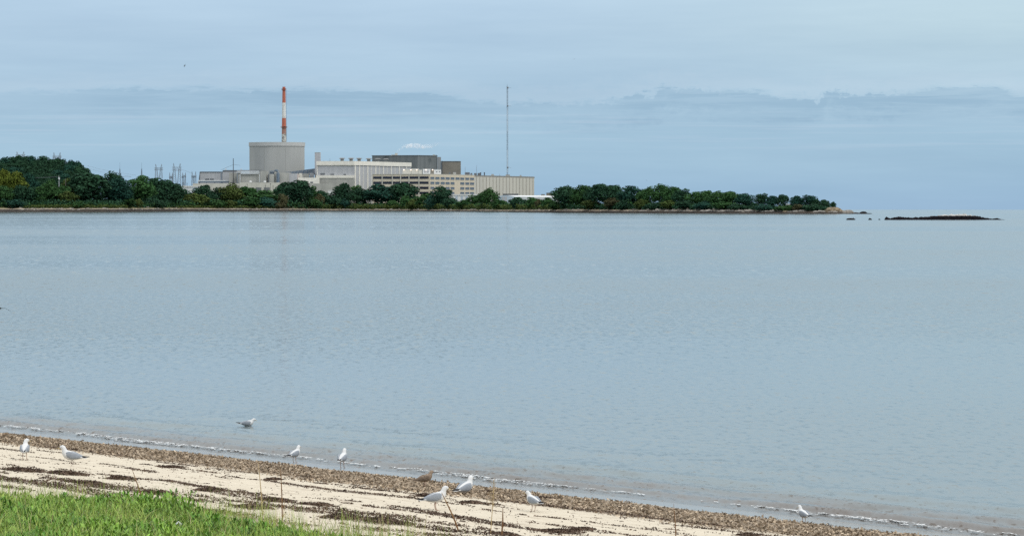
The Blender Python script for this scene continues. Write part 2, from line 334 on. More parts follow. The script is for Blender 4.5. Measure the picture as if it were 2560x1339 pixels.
# ------------------------------------------------------------------ water
WAMP = 1.0
def water_material():
    m_ = bpy.data.materials.new('sea_water'); m_.use_nodes = True; t = NT(m_.node_tree); bs = t.n['Principled BSDF']
    tcn = t.new('ShaderNodeTexCoord'); sp = t.new('ShaderNodeSeparateXYZ'); t.l.new(tcn.outputs['Object'], sp.inputs[0])
    X, Y, Z = sp.outputs
    s_ = t.m('ADD', t.m('MULTIPLY', t.m('SUBTRACT', X, P0.x), ND.x), t.m('MULTIPLY', t.m('SUBTRACT', Y, P0.y), ND.y))
    t_ = t.m('ADD', t.m('MULTIPLY', t.m('SUBTRACT', X, P0.x), TD.x), t.m('MULTIPLY', t.m('SUBTRACT', Y, P0.y), TD.y))
    ed = t.noise(t.xyz(t.m('MULTIPLY', t_, 0.35), t.m('MULTIPLY', s_, 0.5), 0), 1.0, 4, 0.6)
    se = t.m('ADD', s_, t.m('MULTIPLY', t.m('SUBTRACT', ed, 0.5), 3.0))
    murk = t.sm(se, -4.2, -0.9)
    shal = t.sm(s_, -45.0, -2.0)
    col = t.mix(shal, (0.045, 0.075, 0.085, 1), (0.075, 0.098, 0.098, 1))
    col = t.mix(murk, col, (0.070, 0.055, 0.042, 1))
    t.l.new(col, bs.inputs['Base Color'])
    bs.inputs['IOR'].default_value = 1.333
    patch = t.noise(t.xyz(t.m('MULTIPLY', X, 0.010), t.m('MULTIPLY', Y, 0.0045), 2.0), 1.0, 4, 0.6)
    slick = t.noise(t.xyz(t.m('MULTIPLY', X, 0.0016), t.m('MULTIPLY', Y, 0.0052), 7.0), 1.0, 4, 0.55)
    Xr = t.m('ADD', X, t.m('MULTIPLY', Y, 0.06))
    def bandn(fx, fy, k, det=2.0): return t.m('SUBTRACT', t.noise(t.xyz(t.m('MULTIPLY', Xr, fx), t.m('MULTIPLY', Y, fy), k), 1.0, det, 0.6, 0.2), 0.5)
    bands = [(bandn(4.5, 1.3, 1.0), 0.34, None), (bandn(2.6, 0.50, 4.0), 0.22, (90, 150)), (bandn(1.6, 0.16, 8.0), 0.18, (170, 300)), (bandn(0.8, 0.045, 12.0), 0.14, (350, 700)), (bandn(0.25, 0.012, 15.0, 3.0), 0.10, (700, 1200))]
    dashes = [(6.5, 2.8, 18.0, 0.30, None, 150), (3.0, 1.15, 21.0, 0.42, (82, 115), 320), (1.7, 0.36, 24.0, 0.38, (105, 170), 700), (1.0, 0.10, 27.0, 0.34, (220, 400), None), (0.55, 0.030, 31.0, 0.26, (500, 900), None)]
    b1_ = t.noise(t.xyz(t.m('MULTIPLY', X, 1.9), t.m('MULTIPLY', Y, 0.9), 9.0), 1.0, 4, 0.65)
    st_ = t.m('MULTIPLY', t.rng(patch, 0.32, 0.68, 0.45, 1.0), t.rng(t.sm(slick, 0.42, 0.58), 0, 1, 0.35, 1.0))
    st_ = t.m('MULTIPLY', st_, t.rng(Y, 110.0, 1300.0, 0.95, 0.45))
    st_ = t.m('MULTIPLY', st_, t.rng(s_, -9, -2, 1.0, 1.3))
    sy = 0.0
    for bn, am, fd in bands:
        q = t.m('MULTIPLY', bn, am * WAMP)
        if fd: q = t.m('MULTIPLY', q, t.sm(Y, float(fd[0]), float(fd[1])))
        sy = t.m('ADD', sy, q)
    for fx, fy, k, am, fd, far in dashes:          # scattered steeper wavelet faces turned to the beach
        q = t.m('MULTIPLY', t.sm(bandn(fx, fy, k, 2.5), 0.085, 0.19), -am)
        if fd: q = t.m('MULTIPLY', q, t.sm(Y, float(fd[0]), float(fd[1])))
        if far: q = t.m('MULTIPLY', q, t.m('SUBTRACT', 1.0, t.sm(Y, far * .6, float(far))))
        sy = t.m('ADD', sy, q)
    sx = t.m('MULTIPLY', t.m('SUBTRACT', b1_, 0.5), 0.25)
    g = t.new('ShaderNodeNewGeometry')
    va = t.new('ShaderNodeVectorMath', operation='ADD'); t.l.new(g.outputs['Normal'], va.inputs[0])
    t.l.new(t.xyz(t.m('MULTIPLY', sx, st_), t.m('MULTIPLY', sy, st_), 0.0), va.inputs[1])
    vn = t.new('ShaderNodeVectorMath', operation='NORMALIZE'); t.l.new(va.outputs[0], vn.inputs[0]); t.l.new(vn.outputs[0], bs.inputs['Normal'])
    t.l.new(t.rng(st_, 0.2, 1.0, 0.12, 0.22), bs.inputs['Roughness'])
    return m_
M['water'] = water_material()
angs = np.concatenate([np.linspace(-100, -14, 30)[:-1], np.linspace(-14, 14, 281), np.linspace(14, 100, 30)[1:]])
rads = np.concatenate([np.array([8, 20, 35, 45]), np.arange(52, 96, 0.11), 96 * 1.02 ** np.arange(1, 180)])
rads = np.concatenate([rads[rads < 3350], np.array([3413.0, 3500, 3800])])
Vw = []
for rr in rads:
    for aa in angs:
        x, y = rr * math.sin(R(aa)), rr * math.cos(R(aa)); z = 0.0
        if rr > 3413: z = -(rr - 3413) * 0.02
        elif rr < 97 and abs(aa) < 14:
            s, t = st(x, y)
            if -12 < s < 1.2:
                wob = 0.35 * nz3(t * 0.25, 3.3) + 0.12 * nz3(t * 0.9, 1.1)
                brk = 0.5 + 0.5 * min(1, max(0, 0.6 + 1.2 * nz3(t * 0.13, 7.7)))
                z += 0.11 * brk * math.exp(-((s + 1.0 + wob) / (0.24 if s + 1.0 + wob > 0 else 0.5)) ** 2)
                z += (0.10 * math.exp(-((s + 2.3 + 1.6 * wob) / 0.40) ** 2) + 0.075 * math.exp(-((s + 4.2 + 2.2 * wob) / 0.6) ** 2)) * (.4 + .6 * brk) + 0.03 * math.exp(-((s + 7.2 + 3 * wob) / 0.9) ** 2)
                z += 0.012 * nz3(s * 1.6, t * 0.6, 2.0) * min(1, max(0, -s / 2)) + 0.034 * nz3(s * 3.0, t * 0.55, 6.0) * min(1, max(0, (-s - .7) / .6)) * min(1, max(0, (s + 6.5) / 3))
                if s > -0.3: z -= 0.03 * (s + 0.3)
        Vw.append((x, y, z))
nA = len(angs)
Fwt = [(i * nA + j, i * nA + j + 1, (i + 1) * nA + j + 1, (i + 1) * nA + j) for i in range(len(rads) - 1) for j in range(nA - 1)]
o = mesh_np('water', Vw, Fwt, M['water'], smooth=True); tag(o, 'calm rippled blue grey bay reaching to the horizon', 'water', kind='structure')
if o.data.polygons[0].normal.z < 0: o.data.flip_normals()

# ------------------------------------------------------------------ far shore
WU = [-6000, -2000, 0, 300, 440, 700, 900, 1000, 1200, 1380, 1500, 1650, 1800, 2000, 2180]
WV = [530.5, 530.5, 530, 529.6, 528.4, 528, 527.3, 527.3, 529, 531, 532, 533, 533.9, 534.4, 534.6]
def yw(u):
    v = float(np.interp(u, WU, WV)); return H * F / (v - HZ) + 6 * nz3(u * 0.02, 0.7)
LO = [-40, 0, 8, 14, 20, 30, 60, 140, 260, 400, 560]
LZ = [-1.5, -0.05, 1.3, 2.0, 2.7, 3.2, 3.6, 4.2, 4.6, 5.0, 5.0]
def hill(u, Y):
    a = float(np.interp(u, [-1500, -300, 0, 100, 160, 210, 260], [20, 20, 18, 17.5, 14, 7, 0])) if u < 260 else 0.0
    return a * min(1, max(0, (Y - 2560) / 220))
KU = [-500, 440, 700, 880, 1250, 1400, 1700, 2050, 2130]; KV = [1.0, 0.95, 0.75, 0.52, 0.55, 0.78, 0.85, 0.8, 0.5]
def zfar(u, off):
    tip = min(1, max(0, (2166 - u) / 55)) ** 0.7
    z = float(np.interp(off, LO, LZ))
    if z > 0: z = z * (float(np.interp(u, KU, KV)) if off < 60 else 1) * tip * (1 + 0.28 * nz3(u * 0.05, off * 0.05)) + (0.25 * nz3(u * 0.25, off * 0.3, 2) if off > 5 else 0) * tip
    if u > 2100: z -= 0.4 * (1 - tip)
    if off > 30 and u > 2030: z = min(z, 3.4 * tip * min(1, max(0, (2104 - u) / 40)) + .2)
    return z + hill(u, yw(u) + off)
def zland(u, Y): return zfar(u, Y - yw(u))
def far_material():
    m_ = bpy.data.materials.new('far_bank'); m_.use_nodes = True; t = NT(m_.node_tree); bs = t.n['Principled BSDF']
    tcn = t.new('ShaderNodeTexCoord'); sp = t.new('ShaderNodeSeparateXYZ'); t.l.new(tcn.outputs['Object'], sp.inputs[0])
    X, Y, Z = sp.outputs
    n = t.noise(tcn.outputs['Object'], 0.25, 5, 0.65); n_ = t.noise(t.xyz(t.m('MULTIPLY', X, 0.05), 0, 0), 1.0, 4, 0.6)
    zz = t.m('ADD', Z, t.m('ADD', t.m('MULTIPLY', t.m('SUBTRACT', n, 0.5), 1.0), t.m('MULTIPLY', t.m('SUBTRACT', n_, 0.5), 0.8)))
    dark = t.mix(t.sm(n, 0.35, 0.65), (0.018, 0.016, 0.015, 1), (0.046, 0.038, 0.031, 1))
    sandc = t.mix(t.sm(n, 0.35, 0.65), (0.36, 0.30, 0.23, 1), (0.18, 0.145, 0.11, 1))
    veg = t.mix(t.sm(n, 0.35, 0.65), (0.065, 0.075, 0.025, 1), (0.10, 0.095, 0.045, 1))
    zz = t.m('DIVIDE', zz, t.curve(X, -700.0, 300.0, [((a - CX) / F * 2480, b) for a, b in zip([-1100, 440, 700, 880, 1250, 1400, 1700, 2020, 2290], KV[:8] + [0.9])], 0.2, 1.2))
    c = t.mix(t.sm(t.m('SUBTRACT', zz, t.rng(X, -260, -120, 0.35, 0.0)), 1.45, 1.75), dark, sandc); c = t.mix(t.sm(zz, 2.3, 2.8), c, veg)
    t.l.new(c, bs.inputs['Base Color']); bs.inputs['Roughness'].default_value = 0.9; bs.inputs['Specular IOR Level'].default_value = 0.1
    return m_
M['far'] = far_material()
us = np.concatenate([np.arange(-6000, -200, 200), np.arange(-200, 2190, 4)]); lo2 = np.array([-40, -12, 0, 3, 6, 10, 13, 16, 19, 22, 28, 34, 46, 60, 90, 140, 200, 260, 330, 400, 560])
Vf = []
for u in us:
    for of in lo2:
        Y = yw(u) + of
        if of >= 60: Y = yw(u) + 60 + (of - 60) * (3380 - yw(u) - 60) / 500 if u < 1900 else yw(u) + 60 + (of - 60) * 0.12
        Vf.append((xat(u, Y), Y, zland(u, Y)))
nL = len(lo2)
Ff = [(i * nL + j, (i + 1) * nL + j, (i + 1) * nL + j + 1, i * nL + j + 1) for i in range(len(us) - 1) for j in range(nL - 1)]
o = mesh_np('terrain', Vf, Ff, M['far'], smooth=True); tag(o, 'low far shore with dark tidal edge and pale sand strip', 'shore', kind='structure')
if o.data.polygons[-1].normal.z < 0: o.data.flip_normals()
# loose stones on the pale strip
mb = MB()
def stone(mb, c, rx, ry, rz, seed, n=7):
    rings = []
    for i, (k, zz) in enumerate(((0.85, -0.3), (1.0, 0.15), (0.8, 0.62), (0.35, 0.95))):
        rings.append([(c[0] + rx * k * math.cos(2 * math.pi * j / n) * (1 + 0.35 * nz3(j * 1.3, seed, i)), c[1] + ry * k * math.sin(2 * math.pi * j / n) * (1 + 0.3 * nz3(j * 1.7, seed + 3, i)), c[2] + rz * zz * (1 + 0.3 * nz3(j * 1.1, seed + 5, i))) for j in range(n)])
    mb.rings(rings)
for k in range(1500):
    u = random.uniform(-40, 2130) if k % 3 else random.uniform(1600, 2130)
    of = random.uniform(9, 22); Y = yw(u) + of; r = random.choice([.25, .3, .4, .5, .8]) * (1.5 if u > 1750 else 1)
    stone(mb, (xat(u, Y), Y, zland(u, Y)), r * random.uniform(.8, 1.8), r, r * random.uniform(.5, .9), k * 1.37, 5)
tag(mb.build('pebbles', M['rockp']), 'scattered pale stones along the far tide line', 'stones', kind='stuff')

# a dark weedy bar awash at the left
mb = MB(); top = []; pts = []
for i in range(41):
    u = -60 + i * 10; Y = H * F / (534.0 - HZ); hgt = 0.22 * (1 - (i / 40.0) ** 2) * (1 + 0.5 * nz3(i * .7, 2.2)); pts.append((u, Y, max(hgt, 0.02)))
rings = [[(xat(u, Y), Y - 5, -0.2), (xat(u, Y), Y - 2, hh * .8), (xat(u, Y), Y + 5, hh), (xat(u, Y), Y + 40, -0.2)] for u, Y, hh in pts]
mb.rings(rings)
tag(mb.build('sandbar', M['rockd']), 'thin dark weedy bar just breaking the surface off the far shore', 'sandbar', kind='structure')

# ------------------------------------------------------------------ trees
def crown_np(seed, nl, lobes, flat=1.0, core=0.34, size=0.055, spread=1.0, zlo=0.12, hang=0.0):
    g = np.random.default_rng(seed); V_ = []; F_ = []
    cs = []
    for i in range(lobes):
        for _ in range(50):
            p = g.uniform(-1, 1, 3)
            if np.linalg.norm(p) < 1: break
        c = np.array([p[0] * 0.34 * spread, p[1] * 0.34 * spread, zlo + (1 - zlo) * (0.5 + 0.5 * p[2] * 0.72)])
        taper = 1 - 0.45 * max(0, (c[2] - 0.6) / 0.4)
        c[0] *= taper; c[1] *= taper
        cs.append((c, g.uniform(0.085, 0.165)))
    cs.append((np.array([0, 0, zlo + (1 - zlo) * 0.46]), core))
    wt = np.array([r * r for _, r in cs]); wt /= wt.sum()
    for i in range(nl):
        k = g.choice(len(cs), p=wt); c, r = cs[k]
        d = g.normal(size=3); d /= np.linalg.norm(d)
        if d[2] < -0.3 and g.random() < 0.5: d[2] = abs(d[2])
        rr = r * g.uniform(0.72, 1.08) ** 0.8
        p = c + d * rr * np.array([1, 1, 0.9 * flat])
        if hang: p[2] -= hang * g.random() ** 2
        if p[2] < 0.01: p[2] = g.uniform(0.01, 0.08)
        n = d + g.normal(size=3) * 0.38; n /= np.linalg.norm(n)
        a = np.cross(n, g.normal(size=3)); a /= np.linalg.norm(a); b = np.cross(n, a)
        s1 = size * g.uniform(0.5, 1.25); s2 = s1 * g.uniform(0.5, 0.9)
        q = len(V_)
        V_ += [p + a * s1, p + b * s2 + n * s1 * 0.25, p - a * s1, p - b * s2 + n * s1 * 0.2]
        F_.append((q, q + 1, q + 2, q + 3))
    V_ = np.array(V_); V_[:, 2] *= 1.0 / max(V_[:, 2].max(), 1e-3)
    ex = np.percentile(np.abs(V_[:, 0]), 98); V_[:, 0] *= 0.5 / ex; V_[:, 1] *= 0.5 / ex
    return V_, F_
PROT = {}
def proto(key, seed, **kw):
    V_, F_ = crown_np(seed, **kw); me = bpy.data.meshes.new(key + '_crown'); me.from_pydata(V_.tolist(), [], F_); me.materials.append(M['l_mid']); me.update()
    mb = MB(); g = random.Random(seed)
    zt = 0.62
    mb.tube([(0, 0, -0.03), (0.01, 0, 0.2), (-0.01, 0.01, zt)], [0.028, 0.020, 0.008], 6)
    for i in range(4):
        a = g.uniform(0, 6.28); z0 = g.uniform(0.15, 0.4)
        mb.tube([(0, 0, z0), (0.14 * math.cos(a), 0.14 * math.sin(a), z0 + 0.14), (0.26 * math.cos(a), 0.26 * math.sin(a), z0 + 0.32)], [0.013, 0.009, 0.004], 5)
    mt = bpy.data.meshes.new(key + '_trunk'); mt.from_pydata(mb.v, [], mb.f); mt.materials.append(M['bark']); mt.update()
    PROT[key] = (me, mt)
proto('round', 11, nl=3400, lobes=34, size=0.034, zlo=0.04, core=0.36)
proto('round2', 12, nl=3400, lobes=40, size=0.033, zlo=0.05, core=0.35)
proto('broad', 13, nl=3400, lobes=42, size=0.032, zlo=0.10, flat=0.8, core=0.34)
proto('open', 14, nl=2300, lobes=40, core=0.22, size=0.033, zlo=0.12)
proto('tall', 15, nl=3000, lobes=36, size=0.033, zlo=0.03)
proto('willow', 16, nl=3200, lobes=36, size=0.030, zlo=0.08, hang=0.16)
proto('shrub', 17, nl=1500, lobes=18, size=0.050, zlo=-0.1, core=0.4)
proto('shrub2', 18, nl=1500, lobes=22, size=0.050, zlo=-0.1, core=0.36)
proto('mound', 19, nl=1500, lobes=14, size=0.055, zlo=-0.3, core=0.46)
def plant(name, key, u, vtop, wpx, off, m_, label, cat, group=None, Y=None, rz=None, vb=None):
    Y = Y if Y else yw(u) + off
    z0 = zland(u, Y) - 0.2
    if vb: z0 = zat(vb, Y)
    z1 = zat(vtop, Y); wid = wpx * (1.15 if name != 'tree' else 1.22 if u < 1840 else 1.02) / F * Y
    e = thing(name, (xat(u, Y), Y, z0), label, cat, group, rz if rz is not None else random.uniform(0, 6.28))
    e.scale = (wid, wid, max(z1 - z0, 1.0))
    c, t_ = PROT[key]
    for nm, me in (('crown', c), ('trunk', t_)):
        if nm == 'trunk' and name == 'shrub': nm = 'stem'
        ob = bpy.data.objects.new(nm, me); COL.objects.link(ob); ob.parent = e
        if nm == 'crown': ob.material_slots[0].link = 'OBJECT'; ob.material_slots[0].material = M[m_]
    return e
# wooded hill
HT = [(-30, 391), (-6, 390), (14, 390.5), (34, 390), (52, 387), (68, 388.5), (84, 388.5), (103, 388.5), (122, 392), (140, 393.5), (158, 396), (176, 398.5), (193, 401), (205, 409), (213, 418)]
for i, (u, v) in enumerate(HT):
    plant('tree', random.choice(['round', 'round2', 'broad']), u, v, random.uniform(30, 40), 0, random.choice(['l_dark', 'l_dark', 'l_blue', 'l_dark']), 'dark green tree in the canopy of the wooded hill', 'tree', 'trees covering the wooded hill', Y=2860)
for row, (dv, Y) in enumerate([(13, 2825), (27, 2790), (40, 2755), (52, 2720), (63, 2690)]):
    for u in range(-35 + 9 * (row % 2), 226 - 6 * (5 - row) + 20 * (row > 2), 19):
        v = float(np.interp(u, [a for a, b in HT] + [240], [b for a, b in HT] + [436])) + dv + random.uniform(-3, 4)
        if v > 452: continue
        plant('tree', random.choice(['round', 'round2', 'broad']), u + random.uniform(-5, 5), v, random.uniform(27, 40), 0, random.choice(['l_dark', 'l_dark', 'l_blue', 'l_dark']), 'dark green tree in the canopy of the wooded hill', 'tree', 'trees covering the wooded hill', Y=Y)
TR = [  # u, vtop, width, offset, prototype, leaf material, label
 (3, 421, 40, 62, 'round', 'l_yel', 'yellowing olive tree cut by the left edge of the view'),
 (38, 427, 50, 56, 'broad', 'l_yel', 'yellow green tree in front of the wooded hill, beside its cut off twin'),
 (10, 462, 46, 40, 'round2', 'l_mid', 'mid green tree with bare trunk below the yellow trees'),
 (52, 460, 40, 40, 'open', 'l_dark', 'dark tree with pale trunk at the foot of the yellow tree'),
 (78, 430, 36, 90, 'tall', 'l_blue', 'slim blue green tree between yellow tree and utility pole'),
 (84, 466, 44, 44, 'round', 'l_dark', 'dark shoreline tree left of the pale trunk and light green tree'),
 (101, 463, 32, 36, 'open', 'l_mid', 'thin tree on one long pale trunk above the marsh grass'),
 (127, 447, 42, 52, 'round2', 'l_mid', 'light green bushy tree standing left of the transformer pole'),
 (150, 462, 44, 46, 'round', 'l_mid', 'green tree below the transformer pole on the left bank'),
 (176, 444, 38, 60, 'tall', 'l_olive', 'olive tree squeezed against the biggest dark tree on the left bank'),
 (168, 476, 36, 36, 'open', 'l_olive', 'small pale olive tree in front of the biggest dark tree'),
 (222, 430, 84, 52, 'round', 'l_dark', 'biggest dark round tree on the left bank below the hill end'),
 (286, 426, 50, 60, 'tall', 'l_dark', 'tall dark tree with gappy top right of the biggest dark tree'),
 (296, 441, 56, 46, 'round2', 'l_blue', 'dense blue green tree before the gappy topped tall tree'),
 (350, 437, 62, 50, 'broad', 'l_mid', 'spreading tree with arched crown and leaning pale trunks'),
 (400, 443, 54, 56, 'round', 'l_dark', 'dark rounded tree just left of the power pylons'),
 (434, 456, 46, 50, 'round2', 'l_dark', 'dark tree sloping down to the white warehouse'),
 (462, 482, 34, 44, 'round', 'l_olive', 'low olive tree below the white warehouse'),
 (510, 461, 54, 48, 'round2', 'l_dark', 'dark round tree below the long grey panelled wall'),
 (547, 467, 34, 52, 'open', 'l_dark', 'small dark tree wedged before the feathery olive tree'),
 (577, 456, 48, 46, 'willow', 'l_olive', 'tall feathery olive tree before the concrete blocks'),
 (618, 465, 44, 48, 'round', 'l_mid', 'mid green tree below the two domed roof vents'),
 (664, 474, 58, 46, 'broad', 'l_mid', 'wide low green tree before the garage doors'),
 (700, 462, 30, 52, 'tall', 'l_dark', 'narrow dark tree touching the large dome shaped tree'),
 (738, 449, 66, 44, 'round', 'l_dark', 'large dark dome shaped tree under the containment building right edge'),
 (778, 463, 32, 56, 'open', 'l_mid', 'wispy tree before the white annex'),
 (804, 475, 42, 48, 'round2', 'l_dark', 'low dark tree before the low concrete wall'),
 (858, 456, 50, 46, 'round2', 'l_dark', 'dark leafy tree before the concrete part of the turbine hall'),
 (892, 461, 32, 56, 'open', 'l_mid', 'lighter thin tree at the turbine hall corner'),
 (906, 470, 40, 44, 'round', 'l_dark', 'dark small tree under the white ribbed wall'),
 (953, 459, 70, 44, 'broad', 'l_blue', 'broad dark tree before the left end of the office block'),
 (1005, 455, 60, 50, 'round', 'l_dark', 'darkest round tree before the office block windows'),
 (1066, 482, 44, 50, 'shrub2', 'l_mid', 'loose green tree at the office block corner'),
 (1106, 463, 44, 46, 'tall', 'l_dark', 'dark pointed tree in front of the small office windows'),
 (1222, 468, 40, 46, 'willow', 'l_mid', 'feathery willow like tree before the ribbed warehouse'),
 (1186, 486, 36, 46, 'open', 'l_mid', 'low thin tree left of the feathery willow like tree'),
 (1414, 462, 52, 30, 'open', 'l_dark', 'dark gappy tree at the left end of the wooded point'),
 (1424, 470, 50, 34, 'round', 'l_dark', 'dense dark tree behind the gappy end tree of the point'),
 (1456, 461, 50, 40, 'round2', 'l_mid', 'mid green tree second from the left end of the point'),
 (1480, 466, 30, 48, 'open', 'l_dark', 'thin tree filling the dip before the highest dark crown'),
 (1512, 458, 58, 40, 'round', 'l_dark', 'highest dark crown on the wooded point'),
 (1540, 461, 42, 44, 'round2', 'l_dark', 'dark crown leaning against the highest crown'),
 (1582, 463, 54, 40, 'broad', 'l_blue', 'flat topped blue green tree after the highest crown'),
 (1622, 465, 44, 46, 'willow', 'l_mid', 'feathery light tree on the middle of the point'),
 (1657, 458, 44, 46, 'tall', 'l_mid', 'spiky topped tree on the middle of the point'),
 (1682, 465, 40, 44, 'round2', 'l_mid', 'soft green tree right of the spiky topped tree'),
 (1707, 470, 38, 44, 'open', 'l_dark', 'dark loose tree before the long even canopy'),
 (1738, 478, 46, 42, 'broad', 'l_mid', 'low tree beginning the long even canopy of the point'),
 (1768, 475, 42, 42, 'round2', 'l_mid', 'mid green tree in the long even canopy, left half'),
 (1795, 476, 44, 40, 'willow', 'l_mid', 'feathery tree in the long even canopy'),
 (1825, 477, 44, 40, 'round', 'l_mid', 'last tree of the long even canopy'),
 (1863, 482, 46, 36, 'round2', 'l_blue', 'wide dark tree just left of the sky gap on the point'),
 (1906, 482, 36, 34, 'open', 'l_dark', 'tall ragged tree just right of the sky gap on the point'),
 (1930, 488, 34, 34, 'round2', 'l_blue', 'round dark tree beside the ragged tree'),
 (1958, 485, 28, 34, 'round', 'l_dark', 'small upright tree over the white tent roof'),
 (1990, 488, 34, 32, 'round2', 'l_blue', 'dark round tree right of the long white roof'),
 (2021, 486, 42, 32, 'open', 'l_blue', 'largest tree near the tip of the point'),
 (2038, 496, 24, 30, 'round', 'l_dark', 'small dark tree under the largest tip tree'),
 (2061, 498, 30, 26, 'round2', 'l_dark', 'low bushy tree above the rocky knob'),
 (2083, 503, 15, 22, 'open', 'l_dark', 'last tiny tree at the tip of the point'),
]
for (u, v, wd, off, key, m_, lab) in TR:
    plant('tree', key, u, v, wd, off, m_, lab, 'tree', 'trees along the far shore')
SH = [  # shrubs with a look of their own
 (38, 497, 42, 26, 'shrub', 'l_blue', 'round blue green shrub beside the sandy bank at far left'),
 (60, 501, 24, 26, 'mound', 'l_dark', 'dark shrub next to the round blue green one'),
 (190, 502, 44, 28, 'mound', 'l_mid', 'low green shrub at the foot of the biggest dark tree'),
 (318, 493, 40, 28, 'shrub2', 'l_mid', 'leafy shrub below the blue green tree'),
 (345, 496, 22, 24, 'shrub', 'l_olive', 'bright olive shrub under the spreading tree'),
 (395, 497, 36, 28, 'mound', 'l_dark', 'dark shrub under the rounded tree by the pylons'),
 (492, 482, 48, 36, 'shrub', 'l_olive', 'olive shrub below the dark round tree'),
 (540, 496, 44, 28, 'mound', 'l_mid', 'green mound of shrub left of the feathery olive tree'),
 (575, 500, 30, 26, 'shrub2', 'l_olive', 'olive shrub at the foot of the feathery tree'),
 (622, 490, 48, 30, 'shrub', 'l_mid', 'broad green shrub right of the feathery tree'),
 (662, 490, 50, 30, 'mound', 'l_blue', 'blue green shrub before the wide low tree'),
 (707, 483, 22, 28, 'shrub', 'l_brown', 'orange brown shrub beside the large dome shaped tree'),
 (693, 502, 36, 26, 'mound', 'l_brown', 'brownish low shrub below the orange one'),
 (799, 484, 22, 36, 'shrub2', 'l_brown', 'brown shrub before the low dark tree'),
 (785, 497, 36, 30, 'shrub', 'l_mid', 'green shrub right of the large dome shaped tree'),
 (830, 488, 40, 30, 'shrub2', 'l_dark', 'dark shrub left of the dark leafy tree'),
 (849, 496, 44, 28, 'shrub', 'l_blue', 'blue green shrub under the dark leafy tree'),
 (982, 500, 26, 28, 'shrub', 'l_mid', 'small light shrub under the broad dark tree'),
 (1016, 489, 30, 34, 'shrub2', 'l_mid', 'round green shrub under the darkest tree'),
 (1040, 496, 40, 30, 'mound', 'l_olive', 'olive shrub between the darkest tree and blue green mound'),
 (1088, 488, 46, 34, 'mound', 'l_blue', 'smooth blue green mound of shrub before the office block'),
 (1128, 494, 36, 32, 'shrub', 'l_dark', 'dark shrub right of the smooth mound'),
 (1160, 499, 36, 30, 'shrub2', 'l_mid', 'bright green shrub before the low white building'),
 (1248, 497, 34, 30, 'shrub', 'l_mid', 'leafy shrub right of the feathery willow like tree'),
 (1294, 492, 38, 30, 'shrub2', 'l_dark', 'dark round shrub before the arched white shed'),
 (1332, 492, 30, 30, 'shrub', 'l_mid', 'green shrub beside the rusty shrub'),
 (1347, 497, 18, 28, 'shrub2', 'l_brown', 'rusty shrub before the long white shed'),
 (1368, 493, 28, 30, 'shrub2', 'l_mid', 'loose shrub left of the wooded point'),
 (1395, 503, 40, 26, 'mound', 'l_mid', 'green mound where the wooded point begins'),
 (1478, 497, 40, 22, 'shrub', 'l_olive', 'olive shrub below the dip in the point canopy'),
 (1530, 494, 36, 22, 'shrub2', 'l_brown', 'brown tinted shrub below the highest crown'),
 (1563, 496, 34, 22, 'mound', 'l_dark', 'dark cushion shrub below the flat topped tree'),
 (1604, 497, 32, 22, 'shrub', 'l_olive', 'pale olive shrub left of the lone white boulder'),
 (1640, 503, 36, 20, 'mound', 'l_dark', 'dark shrub above the lone white boulder'),
 (1672, 500, 36, 20, 'shrub2', 'l_olive', 'olive shrub right of the lone white boulder'),
 (1715, 500, 44, 20, 'shrub', 'l_dark', 'dark shrub under the long even canopy, left part'),
 (1760, 501, 44, 20, 'mound', 'l_blue', 'blue green shrub under the long even canopy'),
 (1806, 503, 44, 20, 'shrub2', 'l_mid', 'mid green shrub under the long even canopy'),
 (1845, 508, 40, 18, 'mound', 'l_dark', 'dark shrub left of the sky gap'),
 (1884, 505, 16, 22, 'shrub', 'l_dark', 'little dark shrub standing in the sky gap'),
 (1915, 509, 46, 16, 'mound', 'l_blue', 'blue green shrub below the ragged tree'),
 (1962, 512, 44, 14, 'mound', 'l_mid', 'green shrub below the white tent roof'),
 (1998, 510, 30, 16, 'shrub', 'l_brown', 'brownish shrub below the long white roof'),
 (2028, 509, 44, 16, 'mound', 'l_dark', 'dark cushion shrub near the tip of the point'),
 (2056, 513, 30, 14, 'mound', 'l_dark', 'dark low shrub beside the rocky knob'),
]
for (u, v, wd, off, key, m_, lab) in SH:
    plant('shrub', key, u, v, wd, off, m_, lab, 'shrub', 'shrubs along the far shore')
# continuous scrub and marsh grass along the bank
def scrub(name, mname, label, spans, n, zh, sz):
    V_ = []; F_ = []
    tot = sum(b - a for a, b, *_ in spans)
    for a, b, o0, o1, vt in spans:
        for i in range(int(n * (b - a) / tot)):
            u = random.uniform(a, b); of = random.uniform(o0, o1); Y = yw(u) + of; zt = zland(u, Y)
            top = zat(vt, Y) - zt
            top *= 0.55 + 0.75 * (0.5 + 0.5 * nz3(u * 0.06, of * 0.08, 3)) + 0.25 * nz3(u * 0.25, of * 0.2, 8)
            z = zt + max(top, 0.6) * random.random() ** 0.6
            p = np.array([xat(u, Y), Y, z]); n_ = rng.normal(size=3) + np.array([0, -0.4, 0.7]); n_ /= np.linalg.norm(n_)
            a_ = np.cross(n_, rng.normal(size=3)); a_ /= np.linalg.norm(a_); b_ = np.cross(n_, a_); s = sz * random.uniform(.5, 1.3); q = len(V_)
            V_ += [p + a_ * s, p + b_ * s * .7, p - a_ * s, p - b_ * s * .7]; F_.append((q, q + 1, q + 2, q + 3))
    return tag(mesh_np(name, V_, F_, M[mname]), label, 'undergrowth', kind='stuff')
scrub('undergrowth', 'l_dark', 'dark green scrub filling the far bank under the trees', [(-40, 480, 55, 100, 474), (-40, 480, 50, 90, 484), (-40, 860, 24, 70, 500), (860, 1400, 24, 70, 509), (1400, 1850, 18, 40, 511), (1850, 2075, 16, 34, 516)], 38000, 3, 0.9)
